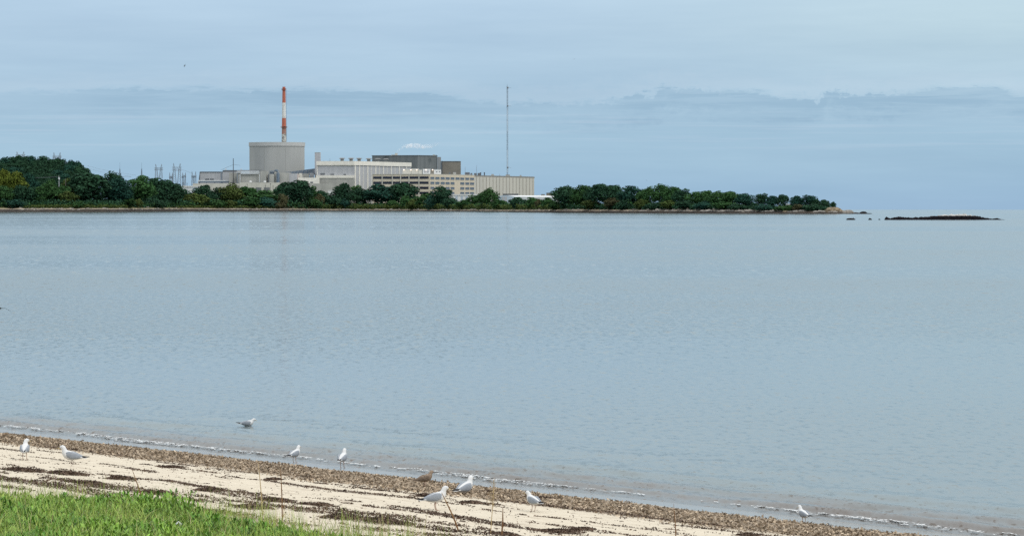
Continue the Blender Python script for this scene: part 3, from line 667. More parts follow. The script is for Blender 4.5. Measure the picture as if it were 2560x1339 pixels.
scrub('undergrowth', 'l_mid', 'mid green low bushes along the bare part of the far bank', [(-20, 800, 24, 50, 506), (800, 1400, 24, 60, 508), (1400, 1840, 20, 34, 508)], 12000, 3, 0.7)
scrub('undergrowth', 'l_olive', 'olive marsh grass and scrub fringing the far sand strip', [(60, 330, 20, 30, 512), (440, 700, 20, 28, 514), (800, 1400, 18, 44, 510), (840, 1400, 18, 40, 511)], 20000, 2, 0.5)

# ------------------------------------------------------------------ power station
GZ = 3.5
def pln(u, A, B):   # point on plan line A-B seen in pixel column u
    k = (u - CX) / F; dxx, dyy = B[0] - A[0], B[1] - A[1]
    tt = (k * A[1] - A[0]) / (dxx - k * dyy); return (A[0] + dxx * tt, A[1] + dyy * tt)
def P(u, Y): return (xat(u, Y), Y)
def fpanel(mb, A, B, ua, ub, z0, z1, out=0.3, inn=0.05, mi=0):
    a, b = pln(ua, A, B), pln(ub, A, B)
    nx, ny = (B[1] - A[1]), -(B[0] - A[0]); l = math.hypot(nx, ny); nx, ny = nx / l, ny / l
    if ny > 0: nx, ny = -nx, -ny
    mb.prism([(a[0] + nx * out, a[1] + ny * out), (b[0] + nx * out, b[1] + ny * out), (b[0] - nx * inn, b[1] - ny * inn), (a[0] - nx * inn, a[1] - ny * inn)], z0, z1, mi)
def bx(u0, u1, v0, v1, Y, dep=12, z0=None):
    mb = MB(); mb.box(xat(u0, Y), xat(u1, Y), Y, Y + dep, z0 if z0 is not None else zat(v1, Y), zat(v0, Y)); return mb

# containment building
Y = 3050; r = 69.3 / F * Y; c = (xat(688, Y), Y + r)
e = thing('containment_building', (c[0], c[1], GZ), 'huge grey concrete cylinder with a wider parapet ring', 'building')
Yf = Y + 4
mb = MB(); mb.lathe(c, [(r, GZ), (r, zat(365.5, Yf)), (r - 2, zat(365.5, Yf))], 64); mb.build('wall', M['cont'], e, smooth=False)
mb = MB(); z0, z1 = zat(365.0, Yf), zat(355.3, Yf); mb.lathe(c, [(r - 0.5, z0 - .4), (r + 0.55, z0), (r + 0.55, z1), (r - 0.6, z1 + .05), (r - 0.8, z1 - 1)], 64); mb.build('parapet', mat('parapet_concrete', (0.42, 0.425, 0.42), (0.385, 0.39, 0.385), 0.2, 0.9, 0.1), e)
mb = MB()
for uu in (661, 714):
    a = math.asin((xat(uu, Y) - c[0]) / r); x, y = c[0] + r * math.sin(a), c[1] - r * math.cos(a)
    mb.box(x - .12, x + .12, y - .1, y + .3, GZ, zat(366, Yf))
mb.build('conduit', M['conc'], e)
# striped stack
Y = 3190; cu = xat(710.3, Y); e = thing('striped_stack', (cu, Y, GZ), 'tall tapering red and white banded stack behind the concrete cylinder', 'stack')
def rs(v): return float(np.interp(v, [217, 352, 520], [3.6, 5.9, 9.0])) / F * Y
for nm, va, vb_, mm in (('red_band', 219, 257, 'red'), ('white_band', 257, 295.5, 'wht'), ('red_band', 295.5, 319, 'red'), ('red_band', 319, 335, 'redf'), ('white_band', 335, 520, 'peel')):
    mb = MB(); mb.lathe((cu, Y), [(rs(vb_), zat(vb_, Y)), (rs(va), zat(va, Y))], 20); mb.build(nm, M[mm], e, smooth=False)
mb = MB(); mb.lathe((cu, Y), [(rs(219), zat(219.5, Y)), (rs(217), zat(217.2, Y)), (rs(217) * .8, zat(217.2, Y)), (rs(217) * .8, zat(219, Y))], 20); mb.build('rim', M['red'], e)
for vv, k in ((225, 1.55), (319, 1.5)):
    mb = MB(); q = rs(vv); mb.lathe((cu, Y), [(q, zat(vv + 1.0, Y)), (q * k, zat(vv + .6, Y)), (q * k, zat(vv + .1, Y)), (q, zat(vv, Y))], 20)
    for j in range(16):
        a = j * math.pi / 8; mb.tube([(cu + q * k * math.cos(a), Y + q * k * math.sin(a), zat(vv, Y)), (cu + q * k * math.cos(a), Y + q * k * math.sin(a), zat(vv - 3, Y))], 0.06, 4)
    mb.lathe((cu, Y), [(q * k, zat(vv - 3, Y)), (q * k + .1, zat(vv - 3, Y) + .05), (q * k, zat(vv - 3, Y) + .12)], 20)
    mb.build('platform', M['redf'] if vv > 300 else M['red'], e)
mb = MB(); mb.tube([(cu + rs(225) * 1.5, Y - 0.5, zat(226, Y)), (cu + rs(352) * 1.15, Y - 0.5, zat(352, Y))], 0.12, 4); mb.build('ladder', M['steel'], e)

# long auxiliary building, left
Y = 3010
e = thing('auxiliary_building', (xat(560, Y), Y, GZ), 'long low grey panelled building with dark roof edge left of the concrete cylinder', 'building')
mb = MB(); mb.prism([(xat(499, Y), Y), (xat(557, Y), Y), (xat(557, Y), Y + 40), (xat(499, Y), Y + 40)], GZ, zat(430.5, Y)); mb.prism([(xat(557.2, Y), Y - .3), (xat(593, Y), Y - .3), (xat(593, Y), Y + 42), (xat(557.2, Y), Y + 42)], GZ, zat(428.5, Y)); mb.build('wall', M['panel'], e)
mb = MB(); mb.box(xat(500, Y), xat(557, Y), Y - .5, Y + 40, zat(430.5, Y), zat(429, Y)); mb.box(xat(557, Y), xat(652, Y), Y - .6, Y + 40, zat(428.5, Y), zat(425.3, Y))
mb.prism([(xat(497.5, Y), Y - .5), (xat(500, Y), Y - .5), (xat(500, Y), Y + 30), (xat(497.5, Y), Y + 30)], GZ, zat(436, Y), ztop=[zat(446, Y), zat(429, Y), zat(429, Y), zat(446, Y)]); mb.build('roof', M['trimd'], e)
for ua in (513.5, 525.5):
    bx(ua, ua + 9.5, 446.5, 449.7, Y - .3, 1).build('vent', M['trimd'], e)
mb = MB(); mb.box(xat(553, Y), xat(554.6, Y), Y - .5, Y, GZ, zat(431, Y)); mb.build('downpipe', M['steelb'], e)
for k, uu in enumerate((564.5, 603)): bx(uu - 1.2, uu + 1.2, 421.5, 425.3, Y + 6, 2).build('roof_vent', M['pipe'], e)
# pipe rack in front
Y = 2998; e = thing('pipe_rack', (xat(545, Y), Y, GZ), 'blue pipe rack running along the foot of the grey panelled building', 'pipe rack')
mb = MB(); mb.box(xat(495, Y), xat(593, Y), Y, Y + 2, zat(456.5, Y), zat(453.6, Y)); mb.build('beam', M['steelb'], e)
mb = MB(); mb.tube([(xat(495, Y), Y, zat(452, Y)), (xat(593, Y), Y, zat(452, Y))], .4, 6); mb.tube([(xat(495.5, Y), Y, zat(452, Y)), (xat(495.5, Y), Y, zat(462, Y))], .4, 6); mb.build('pipe', M['pipe'], e)
for uu in (497, 516, 536, 556, 576, 592): 
    mb = MB(); mb.box(xat(uu, Y) - .2, xat(uu, Y) + .2, Y + .5, Y + .9, GZ, zat(456.5, Y)); mb.build('post', M['steelb'], e)
# concrete block house
Y = 2985; e = thing('concrete_blockhouse', (xat(650, Y), Y, GZ), 'stained concrete block house below the concrete cylinder', 'building')
mb = MB()
for ua, ub, va, dy in ((594, 602, 434.5, 0), (602.3, 651, 434.8, .6), (651.3, 666, 427, 0), (673, 685.5, 435, .5), (690, 723, 431.5, .3), (666.3, 672.7, 436.5, 4), (685.8, 689.7, 429, 2)):
    mb.box(xat(ua, Y), xat(ub, Y), Y + dy, Y + 25, GZ, zat(va, Y))
mb.build('wall', M['conc'], e)
bx(573, 593.4, 432, 470, Y + 9, 8, GZ).build('annex', M['conc'], e)
mb = MB(); mb.box(xat(592.6, Y), xat(594, Y), Y - .6, Y, GZ, zat(430, Y)); mb.build('column', M['steelb'], e)
mb = MB(); mb.tube([(xat(600.5, Y), Y - .8, GZ), (xat(600.5, Y), Y - .8, zat(437, Y)), (xat(603, Y), Y - .8, zat(434.4, Y)), (xat(648, Y), Y - .8, zat(434.4, Y)), (xat(649.5, Y), Y - .8, zat(437, Y)), (xat(649.5, Y), Y - .8, zat(455, Y))], .35, 6); mb.build('pipe', M['pipe'], e)
mb = MB(); mb.tube([(xat(592, Y), Y - .9, zat(432.5, Y)), (xat(592.5, Y), Y - .9, zat(428.7, Y)), (xat(649, Y), Y - .9, zat(428.7, Y)), (xat(650, Y), Y - .9, zat(431.8, Y)), (xat(594, Y), Y - .9, zat(431.8, Y))], .38, 6); mb.build('pipe', M['pipe'], e)
mb = MB(); mb.tube([(xat(693, Y), Y - .8, GZ), (xat(693, Y), Y - .8, zat(433, Y)), (xat(695.5, Y), Y - .8, zat(431, Y)), (xat(698, Y), Y - .8, zat(434, Y)), (xat(698, Y), Y - .8, zat(456, Y))], .45, 6)
mb.tube([(xat(695.6, Y), Y - .9, zat(434, Y)), (xat(695.6, Y), Y - .9, zat(456, Y))], .7, 6); mb.build('pipe', M['steelb'], e)
mb = MB(); mb.box(xat(670.6, Y), xat(673, Y), Y - .4, Y + .2, zat(456, Y), zat(435, Y)); mb.build('door', M['trimd'], e)
for ua, ub, va, vb_ in ((674, 688, 427, 434.5), (686, 694, 424.5, 427)):
    mb = MB(); q = (vb_ - va) / 3
    for j in range(4): mb.box(xat(ua, Y), xat(ub, Y), Y + 3, Y + 3.4, zat(va + j * q, Y) - .15, zat(va + j * q, Y) + .15)
    for j in range(5): x = xat(ua + (ub - ua) * j / 4, Y); mb.box(x - .12, x + .12, Y + 3.05, Y + 8, zat(434.6, Y), zat(va, Y) - .2)
    mb.build('frame', M['steelb'], e)
bx(675, 687, 429.5, 434.6, Y + 5, 3).build('tank', mat('rust_brown_tank', (0.14, 0.095, 0.07), (0.2, 0.16, 0.13), 1, 0.8), e)
mb = bx(723.2, 742.8, 434, 470, Y + 1, 15, GZ); mb.build('annex', M['panel'], e)
mb = bx(743, 747.5, 435, 470, Y + 2, 12, GZ); mb.build('annex', mat('pinkish_render', (0.47, 0.41, 0.39), (0.42, 0.37, 0.35), .5, .8), e)
mb = bx(747.7, 754, 433, 444.5, Y + 4, 12, GZ); mb.build('annex', M['conc_l'], e)
# low white building with doors and dome vents
Y = 2940; e = thing('low_service_building', (xat(655, Y), Y, GZ), 'low pale building with two grey garage doors and two domed roof vents', 'building')
mb = MB(); mb.box(xat(599, Y), xat(694, Y), Y, Y + 30, GZ, zat(456.5, Y)); mb.box(xat(694.2, Y), xat(722, Y), Y + 2, Y + 28, GZ, zat(458.5, Y)); mb.build('wall', M['conc_l'], e)
for ua in (639.5, 660.5): bx(ua, ua + 14, 468.5, 476, Y - .3, .2, GZ).build('garage_door', M['panel_d'], e)
for uu in (625.5, 661.5):
    mb = MB(); x = xat(uu, Y); rr = 1.3; zz = zat(456.5, Y); mb.lathe((x, Y + 4), [(.5, zz), (.5, zz + .5), (rr, zz + .7), (rr * .8, zz + 1.2), (.3, zz + 1.5)], 12); mb.build('dome_vent', M['white'], e)
# sloping blue gallery
Y = 3040; e = thing('covered_conveyor', (xat(750, Y), Y, zat(436, Y)), 'sloping blue steel gallery climbing to the narrow grey tower', 'gallery')
mb = MB()
x0, x1 = xat(708, Y), xat(788, Y)
mb.add([(x0, Y, zat(437, Y)), (x1, Y, zat(437, Y)), (x1, Y, zat(421, Y)), (x0, Y, zat(431.5, Y)), (x0, Y + 6, zat(437, Y)), (x1, Y + 6, zat(437, Y)), (x1, Y + 6, zat(421, Y)), (x0, Y + 6, zat(431.5, Y))], [(0, 1, 2, 3), (5, 4, 7, 6), (3, 2, 6, 7), (1, 0, 4, 5), (0, 3, 7, 4), (2, 1, 5, 6)])
mb.build('cladding', M['steelb'], e)
mb = MB()
for j in range(17):
    uu = 710 + j * 4.7; vt_ = np.interp(uu, [708, 788], [431.5, 421]); mb.box(xat(uu, Y) - .12, xat(uu, Y) + .12, Y - .25, Y - .01, zat(437, Y), zat(vt_, Y))
    if j % 2: mb.tube([(xat(uu, Y), Y - .2, zat(436.6, Y)), (xat(uu + 4.7, Y), Y - .2, zat(np.interp(uu + 4.7, [708, 788], [431.5, 421]) + .6, Y))], .12, 4)
mb.build('bracing', M['panel'], e)
mb = MB()
for uu in (720, 745, 770): mb.box(xat(uu, Y) - .3, xat(uu, Y) + .3, Y + 1, Y + 4, GZ, zat(437, Y) - .01)
mb.build('support', M['steelb'], e)
Y = 3030; e = thing('stair_tower', (xat(793.5, Y), Y, GZ), 'narrow tall grey tower left of the white topped turbine hall', 'tower')
mb = MB(); mb.box(xat(787, Y), xat(800.5, Y), Y, Y + 10, GZ, zat(382, Y)); mb.build('wall', M['panel'], e)
mb = MB(); mb.box(xat(786.7, Y), xat(800.8, Y), Y - .15, Y + 10.2, zat(382, Y), zat(381, Y)); mb.build('coping', M['conc'], e)
for k in range(2): bx(758 + k * 16, 772 + k * 12, 434 - k * 1.5, 450, Y - 10 + k * 3, 8, GZ).build('annex', M['conc'] if k == 0 else M['panel'], e)
mb = MB(); mb.build('none', M['conc']) if False else None

# turbine hall
YA, YC, YB = 3006.0, 3000.0, 3117.0
A, C_, B = P(792, YA), P(886, YC), P(1027.5, YB)
D = (A[0] + B[0] - C_[0], A[1] + B[1] - C_[1])
e = thing('turbine_hall', (C_[0], C_[1] + 40, GZ), 'big grey turbine hall with thick off white fascia and white ribs', 'building')
ztop = zat(402.6, YC); zfas = zat(413.0, YC)
mb = MB(); mb.prism([A, C_, B, D], GZ, zfas); mb.build('wall', M['panel'], e)
def grow(pts, k):
    cx = sum(p[0] for p in pts) / len(pts); cy = sum(p[1] for p in pts) / len(pts); return [(p[0] + (p[0] - cx) / math.hypot(p[0] - cx, p[1] - cy) * k, p[1] + (p[1] - cy) / math.hypot(p[0] - cx, p[1] - cy) * k) for p in pts]
mb = MB(); mb.prism(grow([A, C_, B, D], 0.8), zfas + .003, ztop); mb.build('fascia', M['cream'], e)
mb = MB(); fpanel(mb, A, C_, 792.3, 885.6, zfas - .35, zfas - .01, .5); fpanel(mb, C_, B, 886.3, 1027, zfas - .35, zfas - .01, .5); mb.build('gutter', M['trimd'], e)
mb = MB(); zb2 = zat(415, YC)
fpanel(mb, A, C_, 792.2, 885.8, zb2, zfas - .36, .3)
fpanel(mb, A, C_, 792.2, 794.2, GZ, zb2 - .003, .3)
for uu, wd in ((886.6, 2.0), (897.4, 1.9), (918, 1.7), (938, 1.6), (957.5, 1.5), (977, 1.4), (997, 1.3), (1015, 1.2)): fpanel(mb, C_, B, uu, uu + wd, GZ, zfas - .36, .45)
for uu in (907.5, 928, 947.8, 967, 987, 1006): fpanel(mb, C_, B, uu, uu + .7, GZ, zfas - .36, .25)
mb.build('rib', M['cream'], e)
for ua, ub, va, vb_ in ((801, 812, 433, 437), (826, 835, 434.5, 437), (859, 865, 435, 437.4)):
    mb = MB(); fpanel(mb, A, C_, ua, ub, zat(vb_, YC), zat(va, YC), .25); mb.build('vent', M['trimd'], e)
mb = MB(); fpanel(mb, A, C_, 798, 886, zat(445, YC), zat(438.2, YC), 3.0); fpanel(mb, A, C_, 792, 797.9, zat(459, YC), zat(438.2, YC), 3.1); mb.build('parapet', M['cream'], e)
mb = MB(); fpanel(mb, A, C_, 798.2, 886.2, GZ, zat(445, YC) - .003, 2.6); mb.build('concrete_base', M['conc'], e)
for uu, vv in ((855.5, 402), (878, 402), (898, 402.2), (922, 403), (944.5, 403.4), (965, 404)):
    Yv = YC + 15 + max(0, (uu - 886)) * .7; x = xat(uu, Yv); z0 = ztop - .5; zt_ = zat(vv - 7.6, Yv)
    f_ = thing('roof_fan', (x, Yv, z0), 'mushroom shaped grey roof fan on the turbine hall', 'roof vent', 'mushroom fans on the turbine hall roof')
    f_['label'] = {855.5: 'leftmost mushroom roof fan on the turbine hall', 878: 'second mushroom roof fan from the left on the turbine hall', 898: 'mushroom roof fan just right of the turbine hall corner', 922: 'mushroom roof fan left of the dark grey building edge', 944.5: 'mushroom roof fan seen against the dark grey building, left one', 965: 'rightmost mushroom roof fan, seen against the dark grey building'}[uu]
    mb = MB(); mb.lathe((x, Yv), [(1.5, z0), (1.5, zt_ - 1.0)], 12); mb.build('base', M['panel_d'], f_)
    mb = MB(); mb.lathe((x, Yv), [(1.4, zt_ - 1.0), (2.7, zt_ - .9), (2.6, zt_ - .35), (1.2, zt_)], 14); mb.build('cowl', mat('fan_grey', (0.20, 0.20, 0.20)) if 'fan_grey' not in bpy.data.materials else bpy.data.materials['fan_grey'], f_)
# white annex and low wall
Y = 2975; e = thing('white_annex', (xat(772, Y), Y, GZ), 'plain off white annex with one small dark window beside the turbine hall', 'building')
bx(744.5, 797, 444.2, 470, Y, 12, GZ).build('wall', M['cream'], e)
bx(775.5, 783, 454.5, 457.3, Y - .15, .1).build('window', M['glass2'], e)
Y = 2955; e = bx(754, 842, 458.8, 490, Y, 10, GZ).build('perimeter_wall', M['conc'], None, loc=(xat(798, Y), Y, GZ)); tag(e, 'long low concrete wall in front of the white annex', 'wall')
for ua, ub, vv in ((766, 789, 476), (820, 838, 476), (773, 806, 496)):
    Y = 2925 if vv < 490 else 2880
    e = thing('storage_trailer', (xat((ua + ub) / 2, Y), Y, GZ), 'white flat roofed trailer glimpsed between the trees' , 'trailer')
    e['label'] = {766: 'white flat roof glimpsed right of the large dome shaped tree', 820: 'white flat roof glimpsed left of the dark leafy tree', 773: 'white roof low among shrubs right of the dome shaped tree'}[ua]
    mb = bx(ua, ub, vv + .8, vv + 12, Y, 5, GZ); mb.build('body', M['white'], e)
    mb = MB(); mb.box(xat(ua - .3, Y), xat(ub + .3, Y), Y - .2, Y + 5.2, zat(vv + .8, Y) + .003, zat(vv, Y) + .25); mb.build('roof', M['white'], e)

# dark grey reactor building behind
YA, YC, YB = 3185.0, 3170.0, 3190.0
A, C_, B = P(930.5, YA), P(1044, YC), P(1093, YB); D = (A[0] + B[0] - C_[0], A[1] + B[1] - C_[1] + 30)
e = thing('dark_grey_building', (C_[0], C_[1] + 20, GZ), 'large dark grey clad building behind the turbine hall with a steaming vent', 'building')
zt_ = zat(389.5, YC); mb = MB(); mb.prism([A, C_, B, D], GZ, zt_); mb.build('wall', M['panel_d'], e)
mb = MB(); mb.prism(grow([A, C_, B, D], .5), zt_ + .003, zt_ + .6); mb.build('roof_edge', M['trimd'], e)
mb = MB(); E1, E2 = P(1093.2, YB - 1), P(1101.5, YB + 4); mb.prism([E1, E2, (E2[0], E2[1] + 20), (E1[0], E1[1] + 20)], GZ, zt_ - .8); mb.build('end_strip', mat('light_grey_strip', (0.21, 0.23, 0.245), (0.17, 0.185, 0.2), .4, .7, .2, (1, 1, .1)), e)
for ua, ub, va, mm in ((978.5, 987, 386.8, 'conc'), (987.3, 994, 382.8, 'conc_l'), (961.5, 967, 388, 'steel'), (1082, 1088, 386.6, 'conc'), (1090, 1091, 386.5, 'pole')):
    mb = MB(); mb.box(xat(ua, YC + 8), xat(ub, YC + 8), YC + 8, YC + 11, zt_ + .003, zat(va, YC + 8)); mb.build('roof_vent', M[mm], e)
YS = YC + 9; ZS = zat(382.5, YS)
Y = 3200; e = thing('brown_grey_block', (xat(1126, Y), Y, GZ), 'lower brown grey windowless block right of the dark grey building', 'building')
mb = bx(1103, 1151, 404.3, 470, Y, 30, GZ); mb.build('wall', M['brown'], e)
mb = MB(); mb.box(xat(1102.8, Y), xat(1151.2, Y), Y - .25, Y + 30.2, zat(404.3, Y) + .003, zat(402.8, Y)); mb.build('coping', M['trimd'], e)
mb = MB(); mb.box(xat(1104.5, Y), xat(1106.3, Y), Y - .5, Y - .02, GZ, zat(402, Y)); mb.build('downpipe', M['trimd'], e)

# tan office block and ribbed warehouse wing
YA, YC, YB = 2915.0, 2900.0, 3190.0
A, C_, B = P(931, YA), P(1075, YC), P(1335.5, YB)
Mp = pln(1187, C_, B)
def off4(p): return (p[0] * 1.012, p[1] * 1.012)
e = thing('office_block', (C_[0], C_[1] + 30, GZ), 'tan office block with rows of dark windows and a recessed end', 'building')
zt_ = zat(434.6, YC)
mb = MB(); mb.prism([A, C_, Mp, off4(Mp), off4(A)], GZ, zt_ - .5); mb.build('wall', M['tan'], e)
mb = MB(); mb.prism(grow([A, C_, Mp, off4(Mp), off4(A)], .25), zt_ - .497, zt_); mb.build('coping', M['taupe'], e)
mb = MB(); fpanel(mb, A, C_, 931, 932.2, GZ, zt_ - .6, .6); 
for uu in (954.6, 979.9, 1000.6, 1021.6, 1046.4): fpanel(mb, A, C_, uu, uu + 2.4, GZ, zt_ - .6, .4)
mb.build('pilaster', M['taupe'], e)
rowsL = ((441, 446.8), (453.8, 459.6), (466.6, 472.4), (479.4, 485))
for va, vb_ in rowsL:
    for ua, ub in ((933, 954.4), (957.2, 979.7), (982.4, 1000.4), (1003.2, 1021.4), (1024.2, 1046.2), (1049, 1071.5)):
        mb = MB(); fpanel(mb, A, C_, ua, ub, zat(vb_, YC), zat(va, YC), .12); mb.build('window', M['glass'], e)
rowsR = ((442.0, 447.6), (454.2, 459.9), (466.8, 472.4), (479.2, 484.8))
colsR = [(1075.6, 1085.8), (1088, 1098.6), (1101, 1111.6), (1113.4, 1124), (1126, 1136), (1138.3, 1148.8), (1150.3, 1160.6), (1163, 1173), (1174.7, 1185)]
for ri, (va, vb_) in enumerate(rowsR):
    for ci, (ua, ub) in enumerate(colsR):
        if ri > 0 and ci == 5: continue
        mb = MB(); fpanel(mb, C_, B, ua + .4, ub, zat(vb_, YC), zat(va, YC), .12); w_ = mb.build('window', M['glass2'], e)
        mb = MB(); fpanel(mb, C_, B, ua + .3, ub + .1, zat(vb_, YC) - .3, zat(vb_, YC) - .003, .3); mb.build('sill', M['taupe'], w_)
e = thing('ribbed_warehouse', (Mp[0] + 20, Mp[1] + 60, GZ), 'long windowless taupe wing of ribbed panels right of the office block', 'building')
M2 = pln(1187.3, C_, B); zt2 = zat(434.6, YC) - .15
mb = MB(); mb.prism([M2, B, off4(B), off4(M2)], GZ, zt2 - 1.2); mb.build('wall', M['taupe'], e)
mb = MB(); mb.prism(grow([M2, B, off4(B), off4(M2)], .9), zt2 - 1.197, zt2); mb.build('fascia', mat('grey_fascia', (0.22, 0.215, 0.20), (0.18, 0.175, 0.165), .3), e)
mb = MB()
for j in range(18): uu = 1190.5 + j * 8.3; fpanel(mb, M2, B, uu, uu + .8, GZ, zt2 - 1.4, .25)
mb.build('rib', mat('rib_groove_grey', (0.33, 0.31, 0.275), (0.29, 0.275, 0.245), .3), e)  # thin darker grey strips for the grooves of the ribbed panels
# rooftop plant of the office block
for k, (ua, ub, va, mm, lab) in enumerate(((1008, 1028, 423.4, 'conc_l', 'pale box plant room at the left end of the office roof'), (1028.5, 1046, 422.2, 'conc_l', 'taller pale plant room second along the office roof'), (1046.4, 1055, 424.5, 'conc_l', 'small pale plant box between taller plant rooms'), (1057, 1076, 423, 'white', 'white louvred plant room above the office corner'), (1076.5, 1085, 424.2, 'brown', 'brown plant box between two white rooftop rooms'), (1085, 1102.5, 424.2, 'white', 'white plant room with two little dark openings'))):
    Y = 2945; e = thing('rooftop_plant_room', (xat((ua + ub) / 2, Y), Y, zt_), lab, 'plant room', 'plant rooms on the office roof')
    bx(ua, ub, va, 433, Y, 7, zt_ + .003).build('wall', M[mm], e)
    mb = MB(); mb.box(xat(ua - .2, Y), xat(ub + .2, Y), Y - .15, Y + 7.2, zat(va, Y) + .003, zat(va, Y) + .25); mb.build('roof', M['pipe'], e)
    if k == 5:
        for a_ in (1090, 1097.5): bx(a_, a_ + 3.5, 428.5, 430.5, Y - .2, .1).build('opening', M['trimd'], e)
    if k == 3:
        for a_ in (1060, 1067): bx(a_, a_ + 5, 426, 431.5, Y - .2, .1).build('louvre', M['panel'], e)
lampm = bpy.data.materials.new('warm_lamp'); lampm.use_nodes = True; q = lampm.node_tree.nodes['Principled BSDF']; q.inputs['Emission Color'].default_value = (1, .72, .5, 1); q.inputs['Emission Strength'].default_value = 3.0; q.inputs['Base Color'].default_value = (.8, .7, .6, 1)
for uu, lab in ((1009.5, 'first warm wall lamp from the left on the office roof'), (1027, 'warm lamp on the edge of the first pale plant room'), (1041.5, 'warm lamp on the taller pale plant room'), (1065, 'bright warm lamp on the white louvred plant room'), (1081.5, 'warm lamp on the brown plant box')):
    Y = 2944.4; p = at(uu, 424.6, Y); e = thing('wall_lamp', p, lab, 'lamp', 'warm lamps on the office roof')
    mb = MB(); mb.lathe((p.x, p.y), [(.12, p.z - .3), (.42, p.z - .2), (.42, p.z + .15), (.1, p.z + .3)], 8); mb.build('bulb', lampm, e)
    mb = MB(); mb.box(p.x - .08, p.x + .08, p.y, p.y + .5, p.z + .1, p.z + .35); mb.build('bracket', M['pole'], e)
for k, (ua, ub, va, vb_, lab) in enumerate(((1122, 1126, 431.5, 434, 'small dark roof box left of the brown pipe on the office roof'), (1133, 1140, 431, 435, 'pale roof vent behind the office windows'), (1162, 1174.5, 431.5, 436, 'wide dark roof unit near the office end'), (1176, 1181, 433.5, 436.5, 'small dark roof unit right of the wide one'), (1185, 1192, 433.5, 437, 'dark roof unit where office meets warehouse'), (1194, 1202, 433.2, 437, 'dark roof unit beside the two vent pipes'), (1228, 1235, 436, 438.5, 'flat roof hatch on the left part of the warehouse'), (1264, 1275, 437.2, 440, 'low roof hatch at the foot of the mast'), (1299, 1304, 438.6, 441, 'small roof hatch on the right part of the warehouse'))):
    Yr = pln((ua + ub) / 2, C_, B)[1] + 12; zr = zt_ if ua < 1187 else zt2
    zl = zat(va, Yr)
    e = thing('roof_unit', (xat((ua + ub) / 2, Yr), Yr, zr), lab, 'roof unit', 'small units on the office and warehouse roofs')
    mb = MB(); mb.box(xat(ua, Yr), xat(ub, Yr), Yr, Yr + 3, zr + .003, max(zl, zr + .5)); mb.build('housing', M['conc'] if k in (1, 6, 7, 8) else M['trimd'], e)
    mb = MB(); mb.box(xat(ua + .5, Yr), xat(ub - .5, Yr), Yr + .4, Yr + 2.6, max(zl, zr + .5) + .003, max(zl, zr + .5) + .3); mb.build('lid', M['steel'], e)
for uu, lab in ((1201.7, 'left of two short dark vent pipes on the warehouse roof'), (1211, 'right of two short dark vent pipes on the warehouse roof')):
    Yr = pln(uu, C_, B)[1] + 10; mb = MB(); x = xat(uu, Yr); mb.lathe((x, Yr), [(.45, zt2 - .5), (.45, zat(432, Yr)), (.7, zat(431.7, Yr)), (.7, zat(431.2, Yr)), (.2, zat(430.8, Yr))], 10)
    tag(mb.build('vent_pipe', M['pole'], None, loc=(x, Yr, zt2)), lab, 'vent pipe', 'vent pipes on the warehouse roof')
for uu, va, lab in ((1191.5, 413, 'thin whip antenna above the joint of office and warehouse'), (1163, 417, 'faint whip antenna above the office windows'), (1249.5, 434, 'short whip antenna on the warehouse roof'), (825, 396, 'short whip antenna on the turbine hall roof')):
    Yr = 3005 if uu < 900 else pln(uu, C_, B)[1] + 14; zr = zat(402.6, 3000) if uu < 900 else zt2
    mb = MB(); mb.tube([(xat(uu, Yr), Yr, zr - .3), (xat(uu, Yr), Yr, zat(va, Yr))], [.16, .1], 5); mb.tube([(xat(uu, Yr), Yr, zr - .3), (xat(uu, Yr), Yr, zr + .4)], .35, 6)
    tag(mb.build('whip_antenna', M['steel'], None, loc=(xat(uu, Yr), Yr, zr)), lab, 'antenna', 'whip antennas on the roofs')

# lattice mast
Y = 3260; e = thing('lattice_mast', (xat(1268.5, Y), Y, GZ), 'very tall slender lattice mast rising behind the ribbed warehouse', 'mast')
xm = xat(1268.5, Y); zt_m = zat(216, Y); hw = 0.62
mb = MB(); corners = [(-hw, -hw * .6), (hw, -hw * .6), (0, hw * 1.1)]
for a_, b_ in corners: mb.tube([(xm + a_, Y + b_, GZ), (xm + a_, Y + b_, zt_m)], .085, 4)
mb.build('legs', M['steel'], e)
nseg = 64; sec = [(0, 'steel'), (12, 'white'), (24, 'steel'), (34, 'white'), (46, 'steel'), (58, 'white')]
for si, (s0, mm) in enumerate(sec):
    s1 = sec[si + 1][0] if si + 1 < len(sec) else nseg; mb = MB()
    for j in range(s0, s1):
        z0 = zt_m - (zt_m - GZ) * j / nseg; z1 = zt_m - (zt_m - GZ) * (j + 1) / nseg
        for i in range(3):
            a_, b_ = corners[i], corners[(i + 1) % 3]
            mb.tube([(xm + a_[0], Y + a_[1], z0), (xm + b_[0], Y + b_[1], z1)], .05, 3); mb.tube([(xm + a_[0], Y + a_[1], z0), (xm + b_[0], Y + b_[1], z0)], .06, 3)
    mb.build('bracing', M['pole'] if mm == 'steel' else M['pipe'], e)
for vv, s in ((219.5, 1), (265, .8), (418.5, 1)):
    mb = MB(); z = zat(vv, Y); mb.lathe((xm + .3, Y - 1), [(.3, z - .8 * s), (.9 * s, z - .5 * s), (.9 * s, z + .4 * s), (.3, z + .8 * s)], 10); mb.tube([(xm + .3, Y - .8, z), (xm + 3.6, Y - .8, z - .3)], .12, 5); mb.build('antenna_bracket', M['steel'], e)
mb = MB(); mb.tube([(xm - .2, Y, zt_m), (xm - .2, Y, zt_m + 2)], .08, 4); mb.build('tip_rod', M['pole'], e)

